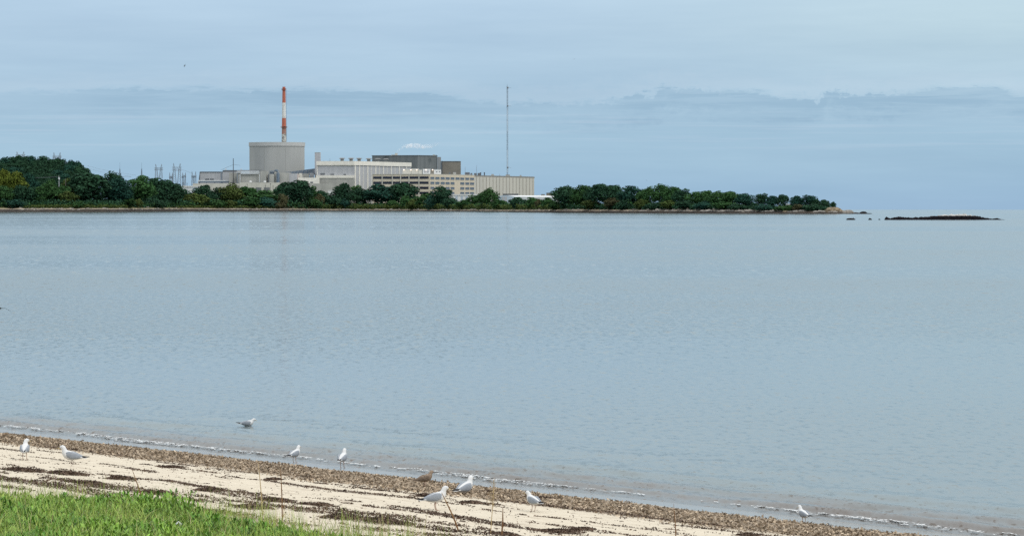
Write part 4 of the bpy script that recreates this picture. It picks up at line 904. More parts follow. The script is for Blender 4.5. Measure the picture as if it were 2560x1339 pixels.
# white sheds
Y = 2890
e = thing('white_warehouse', (xat(455, Y), Y, GZ), 'long low white warehouse with pale roof edge beneath the power pylons', 'building')
mb = MB(); mb.box(xat(418, Y), xat(498, Y), Y, Y + 25, GZ, zat(467.5, Y)); mb.build('wall', mat('white_banded_wall', (0.70, 0.72, 0.75), (0.55, 0.60, 0.68), .12, .6, .3, (1, 1, .1)), e)
mb = MB(); mb.box(xat(417, Y), xat(498.5, Y), Y - .6, Y + 26, zat(467.5, Y) + .003, zat(464.5, Y)); mb.build('roof', M['white'], e)
for ua in (425, 447, 472, 484): bx(ua, ua + 9, 470.5, 477, Y - .2, .15).build('door', M['white'] if ua in (472,) else M['pblue'], e)
mb = MB(); Yk = 2960; mb.box(xat(482, Yk), xat(598, Yk), Yk, Yk + 14, GZ, zat(458.6, Yk)); tag(mb.build('concrete_wall', M['conc_l'], None, loc=(xat(540, Yk), Yk, GZ)), 'pale concrete wall under the blue pipe rack', 'wall')
Y = 2880; e = thing('white_shed', (xat(1150, Y), Y, GZ), 'low white shed before the small office windows', 'building')
mb = MB(); mb.box(xat(1122, Y), xat(1206, Y), Y, Y + 12, GZ, zat(488.2, Y)); mb.build('wall', M['white'], e)
mb = MB(); mb.box(xat(1121, Y), xat(1206.5, Y), Y - .4, Y + 12.4, zat(488.2, Y) + .003, zat(485.2, Y)); mb.build('roof', M['white'], e)
for ua in (1139, 1152, 1164): bx(ua, ua + 5, 490, 497, Y - .15, .1, GZ).build('door', M['pblue'], e)
# arched shed with long side
Y = 2850; e = thing('arched_shed', (xat(1270, Y), Y, GZ), 'white shed with gently arched pale blue end wall and long low side', 'building')
arc = [(1236, 492.8), (1246, 490.2), (1256, 488.4), (1262, 488), (1268, 488.1), (1276, 489.1), (1284, 490.6), (1287, 491.4)]
L, Rr = [], []
pts0 = [(xat(u, Y), Y, zat(v, Y)) for u, v in arc]; Yk = 3020; dxs = xat(1391, Yk) - xat(1287, Y)
front = [(pts0[0][0], Y, GZ)] + pts0 + [(pts0[-1][0], Y, GZ)]
back = [(p[0] + dxs, Yk, p[2]) for p in front]
mb = MB(); n = len(front); mb.add(front, [tuple(range(n))[::-1]]); mb.build('end_wall', M['pblue'], e)
mb = MB(); mb.add(front[1:-1] + back[1:-1], [(i, i + 1, n - 2 + i + 1, n - 2 + i) for i in range(n - 3)]); mb.build('roof', M['white'], e)
mb = MB(); mb.add([front[-2], front[-1], back[-1], back[-2]], [(0, 1, 2, 3)]); mb.add([(p[0] - .6, p[1] + .3, p[2] - .3) for p in (front[-2], front[-1], back[-1], back[-2])], [(3, 2, 1, 0)]); mb.build('side_wall', mat('pale_side_wall', (0.44, 0.47, 0.50), (0.38, 0.41, 0.44), .2, .7), e)
mb = MB(); mb.add(back, [tuple(range(n))]); mb.build('end_wall', M['pblue'], e)
for ua in (1255, 1262): bx(ua, ua + 5, 491.5, 500, Y - .15, .1, GZ).build('door', M['panel'], e)
for ua, ub, va, lab, mm in ((1366, 1381, 482.5, 'brown box on the far end of the white shed roof', 'brown'), (1353, 1362, 486, 'smaller grey box left of the brown box', 'conc')):
    Yk = 3040; e = thing('equipment_box', (xat(ua, Yk), Yk, GZ), lab, 'equipment box')
    bx(ua, ub, va, 500, Yk, 6, GZ).build('housing', M[mm], e); mb = MB(); mb.box(xat(ua - .4, Yk), xat(ub + .4, Yk), Yk - .2, Yk + 6.2, zat(va, Yk) + .003, zat(va - .7, Yk)); mb.build('lid', M['trimd'], e)
e = thing('white_tank_house', (xat(1385, 3060), 3060, GZ), 'pale flat building end left of the wooded point', 'building')
bx(1335, 1400, 489.2, 505, 3060, 8, GZ).build('wall', M['white'], e); bx(1334.5, 1400.5, 487.8, 489.1, 3059.7, 8.6).build('roof', M['white'], e)
mb = MB(); Yk = pln(1262, C_, B)[1] - 6; mb.box(xat(1240, Yk), xat(1296, Yk), Yk, Yk + 3, GZ, zat(484.2, Yk)); e = mb.build('lean_to', M['trimd'], None, loc=(xat(1268, Yk), Yk, GZ)); tag(e, 'dark low lean to along the foot of the ribbed warehouse', 'lean-to')

# white roofs near the tip of the point
Yk = yw(1948) + 34; e = thing('white_tent', (xat(1948, Yk), Yk, zland(1948, Yk)), 'small round white tent top under the point trees', 'tent')
mb = MB(); z0 = zland(1948, Yk); zt_ = zat(511, Yk); mb.lathe((xat(1948, Yk), Yk), [(.95, z0), (.95, zt_ - 1.0), (.8, zt_ - .4), (.3, zt_)], 12); mb.build('canopy', M['white'], e)
Yk = yw(1975) + 36; e = thing('white_cottage', (xat(1976, Yk), Yk, zland(1976, Yk)), 'long white roof glimpsed between the point trees', 'cottage')
mb = MB(); mb.box(xat(1966, Yk), xat(1985, Yk), Yk, Yk + 4, zland(1976, Yk), zat(511.8, Yk)); mb.build('wall', M['panel'], e)
mb = MB(); mb.prism([(xat(1965, Yk), Yk - .4), (xat(1986, Yk), Yk - .4), (xat(1986, Yk), Yk + 4.4), (xat(1965, Yk), Yk + 4.4)], zat(511.8, Yk) + .003, zat(509.6, Yk)); mb.build('roof', M['white'], e)

# ------------------------------------------------------------------ pylons, poles, wires
def pylon(u, w_, vpk, vbm, vbs, Y, lab, r=.15, peaks=.62):
    e = thing('power_pylon', (xat(u, Y), Y, zat(vbs, Y) - 1), lab, 'pylon', 'steel lattice pylons')
    hw = w_ / 2; z = lambda v: zat(v, Y); x = lambda k: xat(u + k * hw, Y)
    d = .9
    for sgn in (-1, 1):
        mb = MB()
        for dy in (-d, d):
            mb.tube([(x(sgn * .95), Y + dy, z(vbs)), (x(sgn * .8), Y, z(vpk))], r, 4); mb.tube([(x(sgn * .12), Y + dy, z(vbs)), (x(sgn * .45), Y + dy * .7, z(vbm)), (x(sgn * .8), Y, z(vpk))], r, 4)
        n = 7
        for j in range(n):
            t0, t1 = j / n, (j + 1) / n
            a0 = .95 - .15 * t0 * .8; b0 = .12 + .33 * t0; a1 = .95 - .15 * t1 * .8; b1 = .12 + .33 * t1
            v0, v1 = vbs + (vbm - vbs) * t0, vbs + (vbm - vbs) * t1
            mb.tube([(x(sgn * a0), Y, z(v0)), (x(sgn * b1), Y, z(v1))], r * .7, 3); mb.tube([(x(sgn * b0), Y, z(v0)), (x(sgn * a1), Y, z(v1))], r * .7, 3)
        mb.build('leg', M['steel'], e)
    mb = MB(); dv = (vbs - vbm) * .1
    for vv in (vbm - dv, vbm + dv): mb.tube([(x(-1.15), Y, z(vv)), (x(1.15), Y, z(vv))], r, 4)
    for j in range(12):
        a0, a1 = -1.1 + 2.2 * j / 12, -1.1 + 2.2 * (j + 1) / 12; sg = 1 if j % 2 else -1
        mb.tube([(x(a0), Y, z(vbm - sg * dv)), (x(a1), Y, z(vbm + sg * dv))], r * .8, 3)
    mb.build('crossbeam', M['steel'], e)
    return e
pylon(397, 19, 410, 422, 446, 3150, 'left steel pylon with twin peaks above the dark rounded tree')
pylon(442.5, 21, 408, 422, 462, 3120, 'largest steel pylon with twin peaks above the white warehouse')
pylon(428, 9, 431, 443, 466, 3110, 'small pylon hugging the left side of the largest pylon', .13)
pylon(460.5, 9, 431, 441, 466, 3110, 'small pylon hugging the right side of the largest pylon', .13)
pylon(485, 12, 428, 441, 464, 3115, 'small twin peaked pylon just left of the grey panelled building', .13)
pylon(51.5, 22, 379, 389, 410, 3250, 'pylon tips poking above the left part of the wooded hill', .17)
pylon(143, 20, 381, 392, 410, 3250, 'pylon tips poking above the right slope of the wooded hill', .17)
for uu, vv, lab in ((430, 444, 'dark switch box on a post left of the largest pylon'), (457, 443, 'dark switch box on a post right of the largest pylon'), (484, 442, 'dark switch box on a post at the right small pylon')):
    Y = 3100; e = thing('switch_box', (xat(uu, Y), Y, GZ), lab, 'switch box', 'switch boxes in the substation')
    mb = MB(); mb.box(xat(uu - 2.6, Y), xat(uu + 2.6, Y), Y - .5, Y + .5, zat(vv + 2, Y), zat(vv - 2, Y)); mb.build('cabinet', M['steelb'], e)
    mb = MB(); mb.tube([(xat(uu, Y), Y, GZ), (xat(uu, Y), Y, zat(vv + 2, Y))], .2, 5); mb.build('post', M['steelb'], e)
for uu, vt_, vm, lab in ((300, 405, 422, 'grey spire mast with needle tip behind the tall dark tree'), (354.5, 406, 422, 'darker spire mast with needle tip left of the pylons')):
    Y = 3180; e = thing('spire_mast', (xat(uu, Y), Y, GZ), lab, 'mast', 'spire masts')
    mb = MB(); mb.lathe((xat(uu, Y), Y), [(1.0, GZ), (.75, zat(440, Y)), (.42, zat(vm, Y))], 10); mb.build('shaft', M['steelb'], e)
    mb = MB(); mb.tube([(xat(uu, Y), Y, zat(vm, Y)), (xat(uu, Y), Y, zat(vt_, Y))], [.12, .06], 5); mb.build('needle', M['steelb'], e)
Y = 2990; e = thing('guyed_pole', (xat(583.5, Y), Y, GZ), 'dark tall pole with slack wires beside the concrete cylinder', 'pole')
mb = MB(); mb.tube([(xat(583.5, Y), Y, GZ), (xat(583.5, Y), Y, zat(396, Y))], [.45, .28], 8); mb.build('shaft', M['pole'], e)
for a, b in (((583.5, 411.5), (566, 419)), ((566, 419), (552, 425)), ((583.5, 411), (600, 413.5))):
    mb = MB(); mb.tube([at(a[0], a[1], Y), at(b[0], b[1], Y + 3)], .08, 4); mb.build('wire', M['pole'], e)
for uu, va, vb_, off, lab, tr in ((147.8, 440, 470, 62, 'utility pole with pale transformer can before the wooded hill', 1), (164.5, 446, 474, 62, 'plain shorter utility pole right of the transformer pole', 0)):
    Y = yw(uu) + off - 12; e = thing('utility_pole', (xat(uu, Y), Y, zland(uu, Y)), lab, 'utility pole', 'utility poles on the left bank')
    mb = MB(); mb.tube([(xat(uu, Y), Y, zland(uu, Y)), (xat(uu, Y), Y, zat(va, Y))], [.24, .18], 6); mb.build('pole', M['pipe'] if tr else M['bark'], e)
    if tr:
        mb = MB(); mb.box(xat(uu - 4, Y), xat(uu + 4, Y), Y - .15, Y + .15, zat(441.4, Y), zat(440.7, Y)); mb.build('crossarm', M['bark'], e)
        mb = MB(); mb.lathe((xat(uu + .4, Y), Y - .5), [(.4, zat(449, Y)), (.6, zat(448.5, Y)), (.6, zat(445, Y)), (.4, zat(444.6, Y))], 10); mb.build('transformer', M['white'], e)
def wire(pts, Y, lab, r=.06):
    mb = MB(); mb.tube([at(u, v, Y) for u, v in pts], r, 4); c = at(*pts[0], Y)
    return tag(mb.build('power_line', M['steel'], None, loc=c), lab, 'power line', 'power lines')
wire([(143, 442), (105, 444), (60, 445)], 2570, 'slack line crossing the hill from the transformer pole', .07)
wire([(218, 414), (250, 423), (300, 432), (340, 438)], 3140, 'upper of the lines sagging right from the wooded hill')
wire([(218, 420), (250, 429), (290, 437)], 3140, 'lower of the lines sagging right from the wooded hill')
wire([(455, 424), (466, 427.5), (482, 434)], 3118, 'short line leaving the right arm of the largest pylon', .09)
wire([(307, 442), (316, 440.3), (328, 442)], 3130, 'short arched bus bar behind the spreading tree', .14)
for uu, va, Y, lab in ((618, 461, 2925, 'first small yard lamp pole before the low pale building'), (663.5, 464, 2925, 'yard lamp pole between the garage doors'), (683, 466, 2925, 'yard lamp pole right of the garage doors'), (458, 458, 2885, 'dark yard lamp pole before the white warehouse, left one'), (468, 459, 2885, 'dark yard lamp pole before the white warehouse, right one'), (676.5, 460, 2925, 'bare dark post beside the right garage door')):
    e = thing('yard_lamp', (xat(uu, Y), Y, GZ), lab, 'lamp pole', 'yard lamp poles at the power station')
    mb = MB(); mb.tube([(xat(uu, Y), Y, GZ), (xat(uu, Y), Y, zat(va, Y))], .13, 5); mb.build('pole', M['pole'], e)
    mb = MB(); mb.box(xat(uu - 1.1, Y), xat(uu + 1.1, Y), Y - .3, Y + .3, zat(va, Y) + .003, zat(va - 1.2, Y)); mb.build('lamp_head', M['pole'], e)

# ------------------------------------------------------------------ rocks
def boulder(u0, u1, vt, vb, Y, m_, lab, name='boulder', seed=0, group=None):
    zb_ = zat(vb, Y); zt_ = zat(vt, Y); rx = (u1 - u0) / 2 / F * Y; c = Vector((xat((u0 + u1) / 2, Y), Y, zb_))
    mb = MB(); n = 14; rings = []
    for i, (k, zz) in enumerate(((1.02, -.25), (1.0, .12), (.9, .45), (.72, .75), (.42, .95), (.12, 1.0))):
        rings.append([(c.x + rx * k * math.cos(2 * math.pi * j / n) * (1 + .25 * nz3(j * .9, seed, i * .6)), c.y + rx * .6 * k * math.sin(2 * math.pi * j / n) * (1 + .25 * nz3(j * .8, seed + 4, i * .6)), c.z + (zt_ - zb_) * zz * (1 + .18 * nz3(j * .9, seed + 8, i))) for j in range(n)])
    mb.rings(rings); return tag(mb.build(name, m_, None, loc=c), lab, 'boulder' if name == 'boulder' else 'rock', group)
M['rockt'] = mat('tan_bluff', (0.27, 0.215, 0.15), (0.12, 0.095, 0.065), .5, .9, .1, (1, 1, 1.5), 5, bump=.3)
Yt = yw(2085)
boulder(2056, 2110, 518, 531, Yt + 14, M['rockt'], 'tan eroded bluff at the tip of the wooded point', seed=1)
boulder(2107, 2135, 524.5, 533, Yt + 6, M['rockp'], 'big pale boulder right of the tan bluff', seed=2)
boulder(2148, 2169, 528.5, 534.3, Yt + 2, M['rockd'], 'dark boulder at the very end of the point', seed=3)
boulder(2120, 2182, 532, 535, Yt, M['rockd'], 'flat dark ledge under the end boulders', seed=4)
boulder(1636, 1650, 521.5, 530, yw(1640) + 14, M['rockp'], 'lone white boulder on the sand strip of the point', seed=5)
boulder(1716, 1722, 519, 526, yw(1716) + 16, M['rockt'], 'small tan upright rock on the point bank', seed=6)
boulder(1955, 1975, 524.5, 531, yw(1965) + 10, M['rockt'], 'reddish tan boulder pair under the white roofs', seed=7)
boulder(2032, 2046, 526.5, 532, yw(2038) + 8, M['rockp'], 'pale rounded boulder left of the tan bluff', seed=8)
Yr = H * F / (549.3 - HZ)
guano = bpy.data.materials.new('islet_rock'); guano.use_nodes = True; t = NT(guano.node_tree); bs = t.n['Principled BSDF']
tcn = t.new('ShaderNodeTexCoord'); sp = t.new('ShaderNodeSeparateXYZ'); t.l.new(tcn.outputs['Object'], sp.inputs[0]); nn = t.noise(tcn.outputs['Object'], 1.2, 5, .65)
zz = t.m('ADD', sp.outputs[2], t.m('MULTIPLY', t.m('SUBTRACT', nn, .5), .9))
t.l.new(t.mix(t.sm(zz, 1.35, 1.7), t.mix(t.sm(nn, .4, .6), (.004, .004, .006, 1), (.011, .010, .012, 1)), (.42, .41, .39, 1)), bs.inputs['Base Color']); bs.inputs['Roughness'].default_value = .9; bs.inputs['Specular IOR Level'].default_value = .03
prof = [(2211, 0), (2214, .95), (2218, .75), (2226, .45), (2240, .75), (2246, 1.0), (2258, .8), (2272, .7), (2286, .65), (2300, .8), (2320, .95), (2340, 1.15), (2355, 1.3), (2372, 1.45), (2390, 1.5), (2405, 1.75), (2420, 1.45), (2435, 1.2), (2450, 1.0), (2462, .6), (2476, .35), (2486, .3), (2492, .55), (2497, .3), (2512, .02)]
mb = MB(); rings = []
for i in range(120):
    u = 2211 + i * 301 / 119; hh = float(np.interp(u, [a for a, b in prof], [b for a, b in prof])); hh *= 1.3 * (1 + .35 * nz3(u * .12, 1.0) + .25 * nz3(u * .4, 5.0))
    ring = []
    for k, zz in ((-3.0, -.3), (-2.2, .2), (-1.4, .62), (-.5, .92), (.4, 1.0), (1.6, .7), (3.2, -.3)):
        z = hh * zz if zz > 0 else -.3
        ring.append((xat(u, Yr) + .12 * nz3(u * .5, k), Yr + k + .4 * nz3(u * .4, k * 2), z * (1 + .25 * nz3(u * .22, k * 1.7, 3))))
    rings.append(ring)
mb.rings(rings); islet = tag(mb.build('rock_islet', guano, None, loc=(xat(2360, Yr), Yr, 0)), 'long low dark rock islet with pale crest in the open water', 'islet')
boulder(2115, 2139, 545.2, 549.3, Yr, M['rockd'], 'largest of three dark rocks awash left of the long islet', 'sea_rock', 11, 'rocks awash left of the islet')
boulder(2170.5, 2180, 545.8, 549.3, Yr, M['rockd'], 'middle dark rock awash left of the long islet', 'sea_rock', 12, 'rocks awash left of the islet')
boulder(2196, 2201, 547, 549.3, Yr, M['rockd'], 'smallest dark rock awash beside the long islet', 'sea_rock', 13, 'rocks awash left of the islet')

# ------------------------------------------------------------------ birds
M['bw'] = mat('white_feathers', (0.60, 0.60, 0.595), (0.55, 0.55, 0.55), 12, .8, .1)
M['bg'] = mat('grey_mantle_feathers', (0.270, 0.292, 0.325), (0.235, 0.258, 0.29), 18, .8, .1)
M['bk'] = mat('black_wing_tips', (0.018, 0.018, 0.02), None, 1, .7)
M['by'] = mat('yellow_bill', (0.42, 0.33, 0.14), None, 1, .5)
M['bl'] = mat('pinkish_legs', (0.40, 0.26, 0.20), None, 1, .6)
M['bb'] = mat('mottled_brown_feathers', (0.17, 0.125, 0.09), (0.30, 0.235, 0.18), 22, .9, .1, detail=4)
M['bbd'] = mat('dark_brown_feathers', (0.10, 0.075, 0.058), (0.20, 0.155, 0.12), 20, .9, .1)
def loft(mb, spine, n=14, mi=0):
    pts = [Vector(p[:3]) for p in spine]; rings = []
    for i, p in enumerate(spine):
        t_ = (pts[min(i + 1, len(pts) - 1)] - pts[max(i - 1, 0)]).normalized(); sd_ = Vector((0, 0, 1)).cross(t_)
        sd_ = Vector((0, 1, 0)) if sd_.length < .15 else sd_.normalized()
        if sd_.y < 0: sd_ = -sd_
        up = t_.cross(sd_); up = up if up.z >= 0 or abs(up.z) < .2 else -up
        rings.append([tuple(pts[i] + sd_ * p[3] * math.cos(2 * math.pi * j / n) + up * p[4] * math.sin(2 * math.pi * j / n)) for j in range(n)])
    mb.rings(rings, True, mi)
def gull(loc, heading, label, pose='stand', turn=0.0, brown=False, s=1.0, tilt=0.0, neck=1.0):
    """heading: degrees, 0 faces right in the picture (+x), 90 faces away from the viewer"""
    e = thing('gull', loc, label, 'gull', 'gulls on the beach', R(heading)); e.scale = (s, s, s)
    W_, G_ = (M['bb'], M['bbd']) if brown else (M['bw'], M['bg'])
    dz = {'stand': -0.045, 'sit': -0.155, 'float': -0.205}[pose]
    nk = 0.06 * (neck - 1)
    a = R(turn); hx, hy = math.cos(a), math.sin(a)
    hb = Vector((.150, 0, .438 + dz + nk))
    T_ = lambda x, z, y=0.0: (x, y, z + dz)
    sp = [(-.235, 0, .245 + dz, .012, .010), (-.20, 0, .250 + dz, .040, .026), (-.13, 0, .262 + dz, .070, .058), (-.05, 0, .272 + dz, .090, .083), (.03, 0, .290 + dz, .097, .095), (.09, 0, .318 + dz, .088, .090),
          (.122, 0, .352 + dz, .072, .074), (.138, 0, .385 + dz + nk * .5, .056, .058), (.146, 0, .416 + dz + nk, .047, .048)]
    sp += [(hb.x + hx * .012, hy * .012, hb.z + .012, .046, .047), (hb.x + hx * .035, hy * .035, hb.z + .024, .044, .045), (hb.x + hx * .06, hy * .06, hb.z + .022, .034, .034), (hb.x + hx * .078, hy * .078, hb.z + .014, .020, .020), (hb.x + hx * .085, hy * .085, hb.z + .010, .010, .010)]
    off = e.location
    def bld(mb, nm, m_, par=None, smooth=True):
        me = bpy.data.meshes.new(nm); me.from_pydata(mb.v, [], mb.f); me.materials.append(m_)
        me.polygons.foreach_set('use_smooth', [smooth] * len(me.polygons)); me.update()
        o_ = bpy.data.objects.new(nm, me); COL.objects.link(o_); o_.parent = par or e; return o_
    mb = MB(); loft(mb, sp); body = bld(mb, 'body', W_)
    for sg in (-1, 1):
        mb = MB(); loft(mb, [(.105, sg * .062, .325 + dz, .012, .030), (.06, sg * .080, .318 + dz, .022, .062), (-.02, sg * .084, .300 + dz, .026, .076), (-.10, sg * .070, .284 + dz, .024, .062), (-.17, sg * .050, .270 + dz, .018, .042), (-.225, sg * .034, .262 + dz, .012, .026), (-.26, sg * .028, .258 + dz, .008, .018)], 10)
        wg = bld(mb, 'wing', G_)
        mb = MB(); loft(mb, [(-.225, sg * .034, .264 + dz, .0125, .020), (-.28, sg * .026, .262 + dz, .010, .016), (-.33, sg * .020, .262 + dz, .007, .011), (-.385, sg * .014, .264 + dz, .002, .003)], 8)
        bld(mb, 'wing_tip', M['bk'] if not brown else M['bbd'], wg)
        if not brown:
            mb = MB(); loft(mb, [(-.19, sg * .049, .252 + dz, .010, .012), (-.215, sg * .044, .250 + dz, .014, .016), (-.245, sg * .037, .249 + dz, .008, .010)], 8); bld(mb, 'white_patch', M['bw'], wg)
    mb = MB(); loft(mb, [(-.19, 0, .246 + dz, .034, .012), (-.25, 0, .240 + dz, .040, .007), (-.31, 0, .237 + dz, .046, .005), (-.325, 0, .236 + dz, .044, .003)], 10); bld(mb, 'tail', M['bw'] if not brown else M['bbd'])
    b0 = Vector((hb.x, 0, hb.z + .010))
    mb = MB(); loft(mb, [(b0.x + hx * .080, hy * .080, b0.z, .009, .010), (b0.x + hx * .100, hy * .100, b0.z - .002, .006, .008), (b0.x + hx * .120, hy * .120, b0.z - .007, .004, .006), (b0.x + hx * .136, hy * .136, b0.z - .014, .0015, .002)], 8); bld(mb, 'bill', M['by'] if not brown else M['bk'])
    for sg in (-1, 1):
        mb = MB(); ex, ey, ez = hb.x + hx * .045 - sg * hy * .035, hy * .045 + sg * hx * .035, hb.z + .028
        loft(mb, [(ex - .007, ey, ez, .002, .002), (ex - .003, ey, ez, .006, .006), (ex + .003, ey, ez, .006, .006), (ex + .007, ey, ez, .002, .002)], 8); bld(mb, 'eye', M['bk'])
    if pose == 'stand':
        for sg in (-1, 1):
            mb = MB(); y = sg * .042
            mb.tube([(-.005, y * .9, .19), (-.02, y, .09), (.0, y, .012)], [.013, .0065, .0065], 6)
            for fa in (-.4, 0, .4): mb.tube([(0, y, .012), (.055 * math.cos(fa), y + .055 * math.sin(fa), .003)], [.006, .003], 5)
            mb.add([(0, y, .008), (.05 * math.cos(.4), y - .05 * math.sin(.4), .003), (.053, y, .003), (.05 * math.cos(.4), y + .05 * math.sin(.4), .003)], [(0, 1, 2), (0, 2, 3)])
            bld(mb, 'leg', M['bl'])
    return e
def stand(u, v): return hit(u, v)
G = [
 (62, 1148.5, 92, -60, 'stand', 'white gull standing back to camera at far left of beach', 1.0, 1.0, False),
 (178, 1153.5, 178, 0, 'sit', 'gull sitting on the sand facing left, near the far left gull', 1.06, 1.0, False),
 (737, 1155.5, 58, 0, 'stand', 'gull at the water edge turned half right, left of the pair by the foam', .88, 1.0, False),
 (856, 1168.5, 76, 0, 'stand', 'upright gull at the water edge seen from behind, right of the pair', .95, 1.1, False),
 (1063, 1217.5, 22, 10, 'stand', 'brown mottled young gull on the dark weed', .80, .75, True),
 (1163, 1234.5, 52, 12, 'sit', 'gull hunched on the weed belt turned away, beside the brown gull', 1.06, 1.0, False),
 (1090, 1274.5, 14, 0, 'stand', 'gull standing on pale sand facing right behind the leaning stalk', .98, 1.0, False),
 (1333, 1277.0, 128, 20, 'stand', 'gull standing with head drawn left between two thin stalks', .86, .7, False),
 (2009, 1307.0, 120, 0, 'stand', 'lone white gull at far right end of the beach', .74, .95, False),
]
for u, v, hd, tn, ps, lab, s, nk, br in G:
    p = stand(u, v); gull((p.x, p.y, p.z - .004), hd, lab, ps, tn, br, s, neck=nk)
d = ray(618, 1063.5); k = -H / d.z; p = Vector((0, 0, H)) + d * k
e = gull((p.x, p.y, 0.0), 8, 'gull swimming on the water facing right, off the beach', 'float', 0, False, .84, neck=.6); e.rotation_euler = (0, R(9), R(8)); e['group'] = 'gulls on the beach'; e['category'] = 'gull'
def flyer(u, v, Y, span, rz, roll, m_, lab):
    p = at(u, v, Y); e = thing('flying_bird', p, lab, 'bird', 'birds in flight', rz); e.rotation_euler = (roll, 0, rz); q = span / 2
    def bld(mb, nm, mm):
        me = bpy.data.meshes.new(nm); me.from_pydata(mb.v, [], mb.f); me.materials.append(mm); me.update(); o_ = bpy.data.objects.new(nm, me); COL.objects.link(o_); o_.parent = e
    mb = MB(); loft(mb, [(-.3 * q, 0, 0, .02 * q, .01 * q), (-.15 * q, 0, 0, .07 * q, .06 * q), (.05 * q, 0, 0, .10 * q, .09 * q), (.2 * q, 0, .01 * q, .06 * q, .06 * q), (.3 * q, 0, .01 * q, .05 * q, .05 * q), (.38 * q, 0, 0, .01 * q, .01 * q)], 8); bld(mb, 'body', m_)
    for sg in (-1, 1):
        mb = MB(); loft(mb, [(.05 * q, sg * .06 * q, .03 * q, .13 * q, .02 * q), (.08 * q, sg * .45 * q, .14 * q, .11 * q, .012 * q), (-.02 * q, sg * .8 * q, .10 * q, .07 * q, .01 * q), (-.12 * q, sg * 1.0 * q, .06 * q, .015 * q, .005 * q)], 6); bld(mb, 'wing', m_)
flyer(462, 165, 500, .9, R(200), R(25), M['bbd'], 'tiny dark bird gliding high over the left of the bay')
flyer(1436, 148, 600, .6, R(80), R(-20), M['bbd'], 'faint speck of a bird high above the middle of the bay')
flyer(1616, 451, 1200, .9, R(120), R(30), M['bbd'], 'faint speck of a bird just above the wooded point')
flyer(1, 770, 150, .95, R(95), R(20), M['bk'], 'dark bird skimming the water at the left edge of the view')
def percher(u, v, Y, hgt, lab, m_):
    p = at(u, v, Y); mb = MB(); k = hgt
    loft(mb, [(-.3 * k, 0, .28 * k, .05 * k, .04 * k), (-.1 * k, 0, .38 * k, .16 * k, .15 * k), (.1 * k, 0, .52 * k, .16 * k, .17 * k), (.17 * k, 0, .74 * k, .07 * k, .07 * k), (.2 * k, 0, .9 * k, .08 * k, .08 * k), (.33 * k, 0, .9 * k, .02 * k, .02 * k)], 8)
    mb.tube([(0, 0, .35 * k), (0, 0, -.05 * k)], .03 * k, 4)
    me = bpy.data.meshes.new('perched_bird'); me.from_pydata(mb.v, [], mb.f); me.materials.append(m_); me.update()
    o_ = bpy.data.objects.new('perched_bird', me); COL.objects.link(o_); o_.location = p; o_.rotation_euler = (0, 0, random.uniform(0, 6.28)); tag(o_, lab, 'bird', 'birds resting on the islet and sea rocks')
for u, v, hh, lab, m_ in ((2245, 544, .65, 'dark bird perched on the left part of the islet', 'bk'), (2271, 544.5, .55, 'dark bird perched alone left of the islet crest', 'bk'), (2328, 542.3, .6, 'dark bird perched where the pale crest begins', 'bk'), (2346, 541.8, .5, 'pale gull perched on the islet crest, left', 'bw'), (2357, 540.5, .6, 'pale gull perched high left on the islet crest', 'bg'), (2378, 540.6, .6, 'grey gull perched on the middle of the islet crest', 'bg'), (2388, 540.2, .6, 'dark bird perched just right of the crest middle', 'bk'), (2408, 537.8, .8, 'tallest dark bird on the islet top', 'bk'), (2413, 538.2, .6, 'pale gull beside the tallest bird on the islet top', 'bw'), (2424, 540.5, .65, 'dark bird perched on the right slope of the islet', 'bk'), (2121, 547, .5, 'dark bird on the left of the largest sea rock', 'bk'), (2133.5, 546, .6, 'dark bird on the right of the largest sea rock', 'bk'), (2174.5, 546.2, .6, 'dark bird on the middle sea rock', 'bk'), (2197, 548, .4, 'dark bird on the smallest sea rock', 'bk')):
    percher(u, v + .8, Yr - .3, hh, lab, M[m_])

# ------------------------------------------------------------------ beach litter: weed, gravel, foam
M['weed'] = mat('dry_seaweed', (0.055, 0.034, 0.026), (0.125, 0.085, 0.060), 2.0, .8, .2, island=.55)
M['grav'] = mat('shell_gravel', (0.17, 0.125, 0.085), (0.42, 0.34, 0.25), 9.0, .9, .2, island=.6)
def flakes(items, name, m_, label):      # items: x, y, z, size, lift, up-bias, elong
    n = len(items); it = np.array(items); nr = rng.normal(size=(n, 3)); nr[:, 2] = np.abs(nr[:, 2]) + it[:, 5]
    nr /= np.linalg.norm(nr, axis=1)[:, None]
    dr = rng.normal(size=(n, 3)) * .8 + np.array([TD.x, TD.y, 0]); a = dr - nr * (dr * nr).sum(1)[:, None]; a /= np.linalg.norm(a, axis=1)[:, None]; b = np.cross(nr, a)
    c = it[:, :3] + np.array([0, 0, 1]) * it[:, 4:5]; s = it[:, 3:4]; el_ = it[:, 6:7]
    j = lambda: rng.uniform(.6, 1.3, (n, 1))
    V_ = np.stack([c + a * s * el_ * j(), c + b * s * j() + nr * s * .25, c - a * s * el_ * j(), c - b * s * j() + nr * s * .15], 1).reshape(-1, 3)
    F_ = np.arange(n * 4).reshape(-1, 4)
    o_ = mesh_np(name, V_, F_, m_); tag(o_, label, 'beach litter', kind='stuff'); return o_
items = []
while len(items) < 60000:
    s = random.uniform(.7, 5.0); t = random.uniform(-3, 47)
    edge = min(1, max(0, (s - .8 - .35 * nz3(t * .4, 5.5)) / .5)) * min(1, max(0, (4.8 + .5 * nz3(t * .5, 2.5) - s) / 1.0))
    if s < 1.25: edge = max(edge, .03)
    if random.random() > edge ** 1.3: continue
    sz = random.choice([.008, .010, .013, .017, .024]) * random.uniform(.8, 1.2)
    x, y = xy(s, t); items.append((x, y, zb_st(s, t), sz, sz * .5, .3, 1.6))
flakes(items, 'gravel', M['grav'], 'brown shell gravel and weed scraps in a belt above the wet sand')
items = []
tries = 0
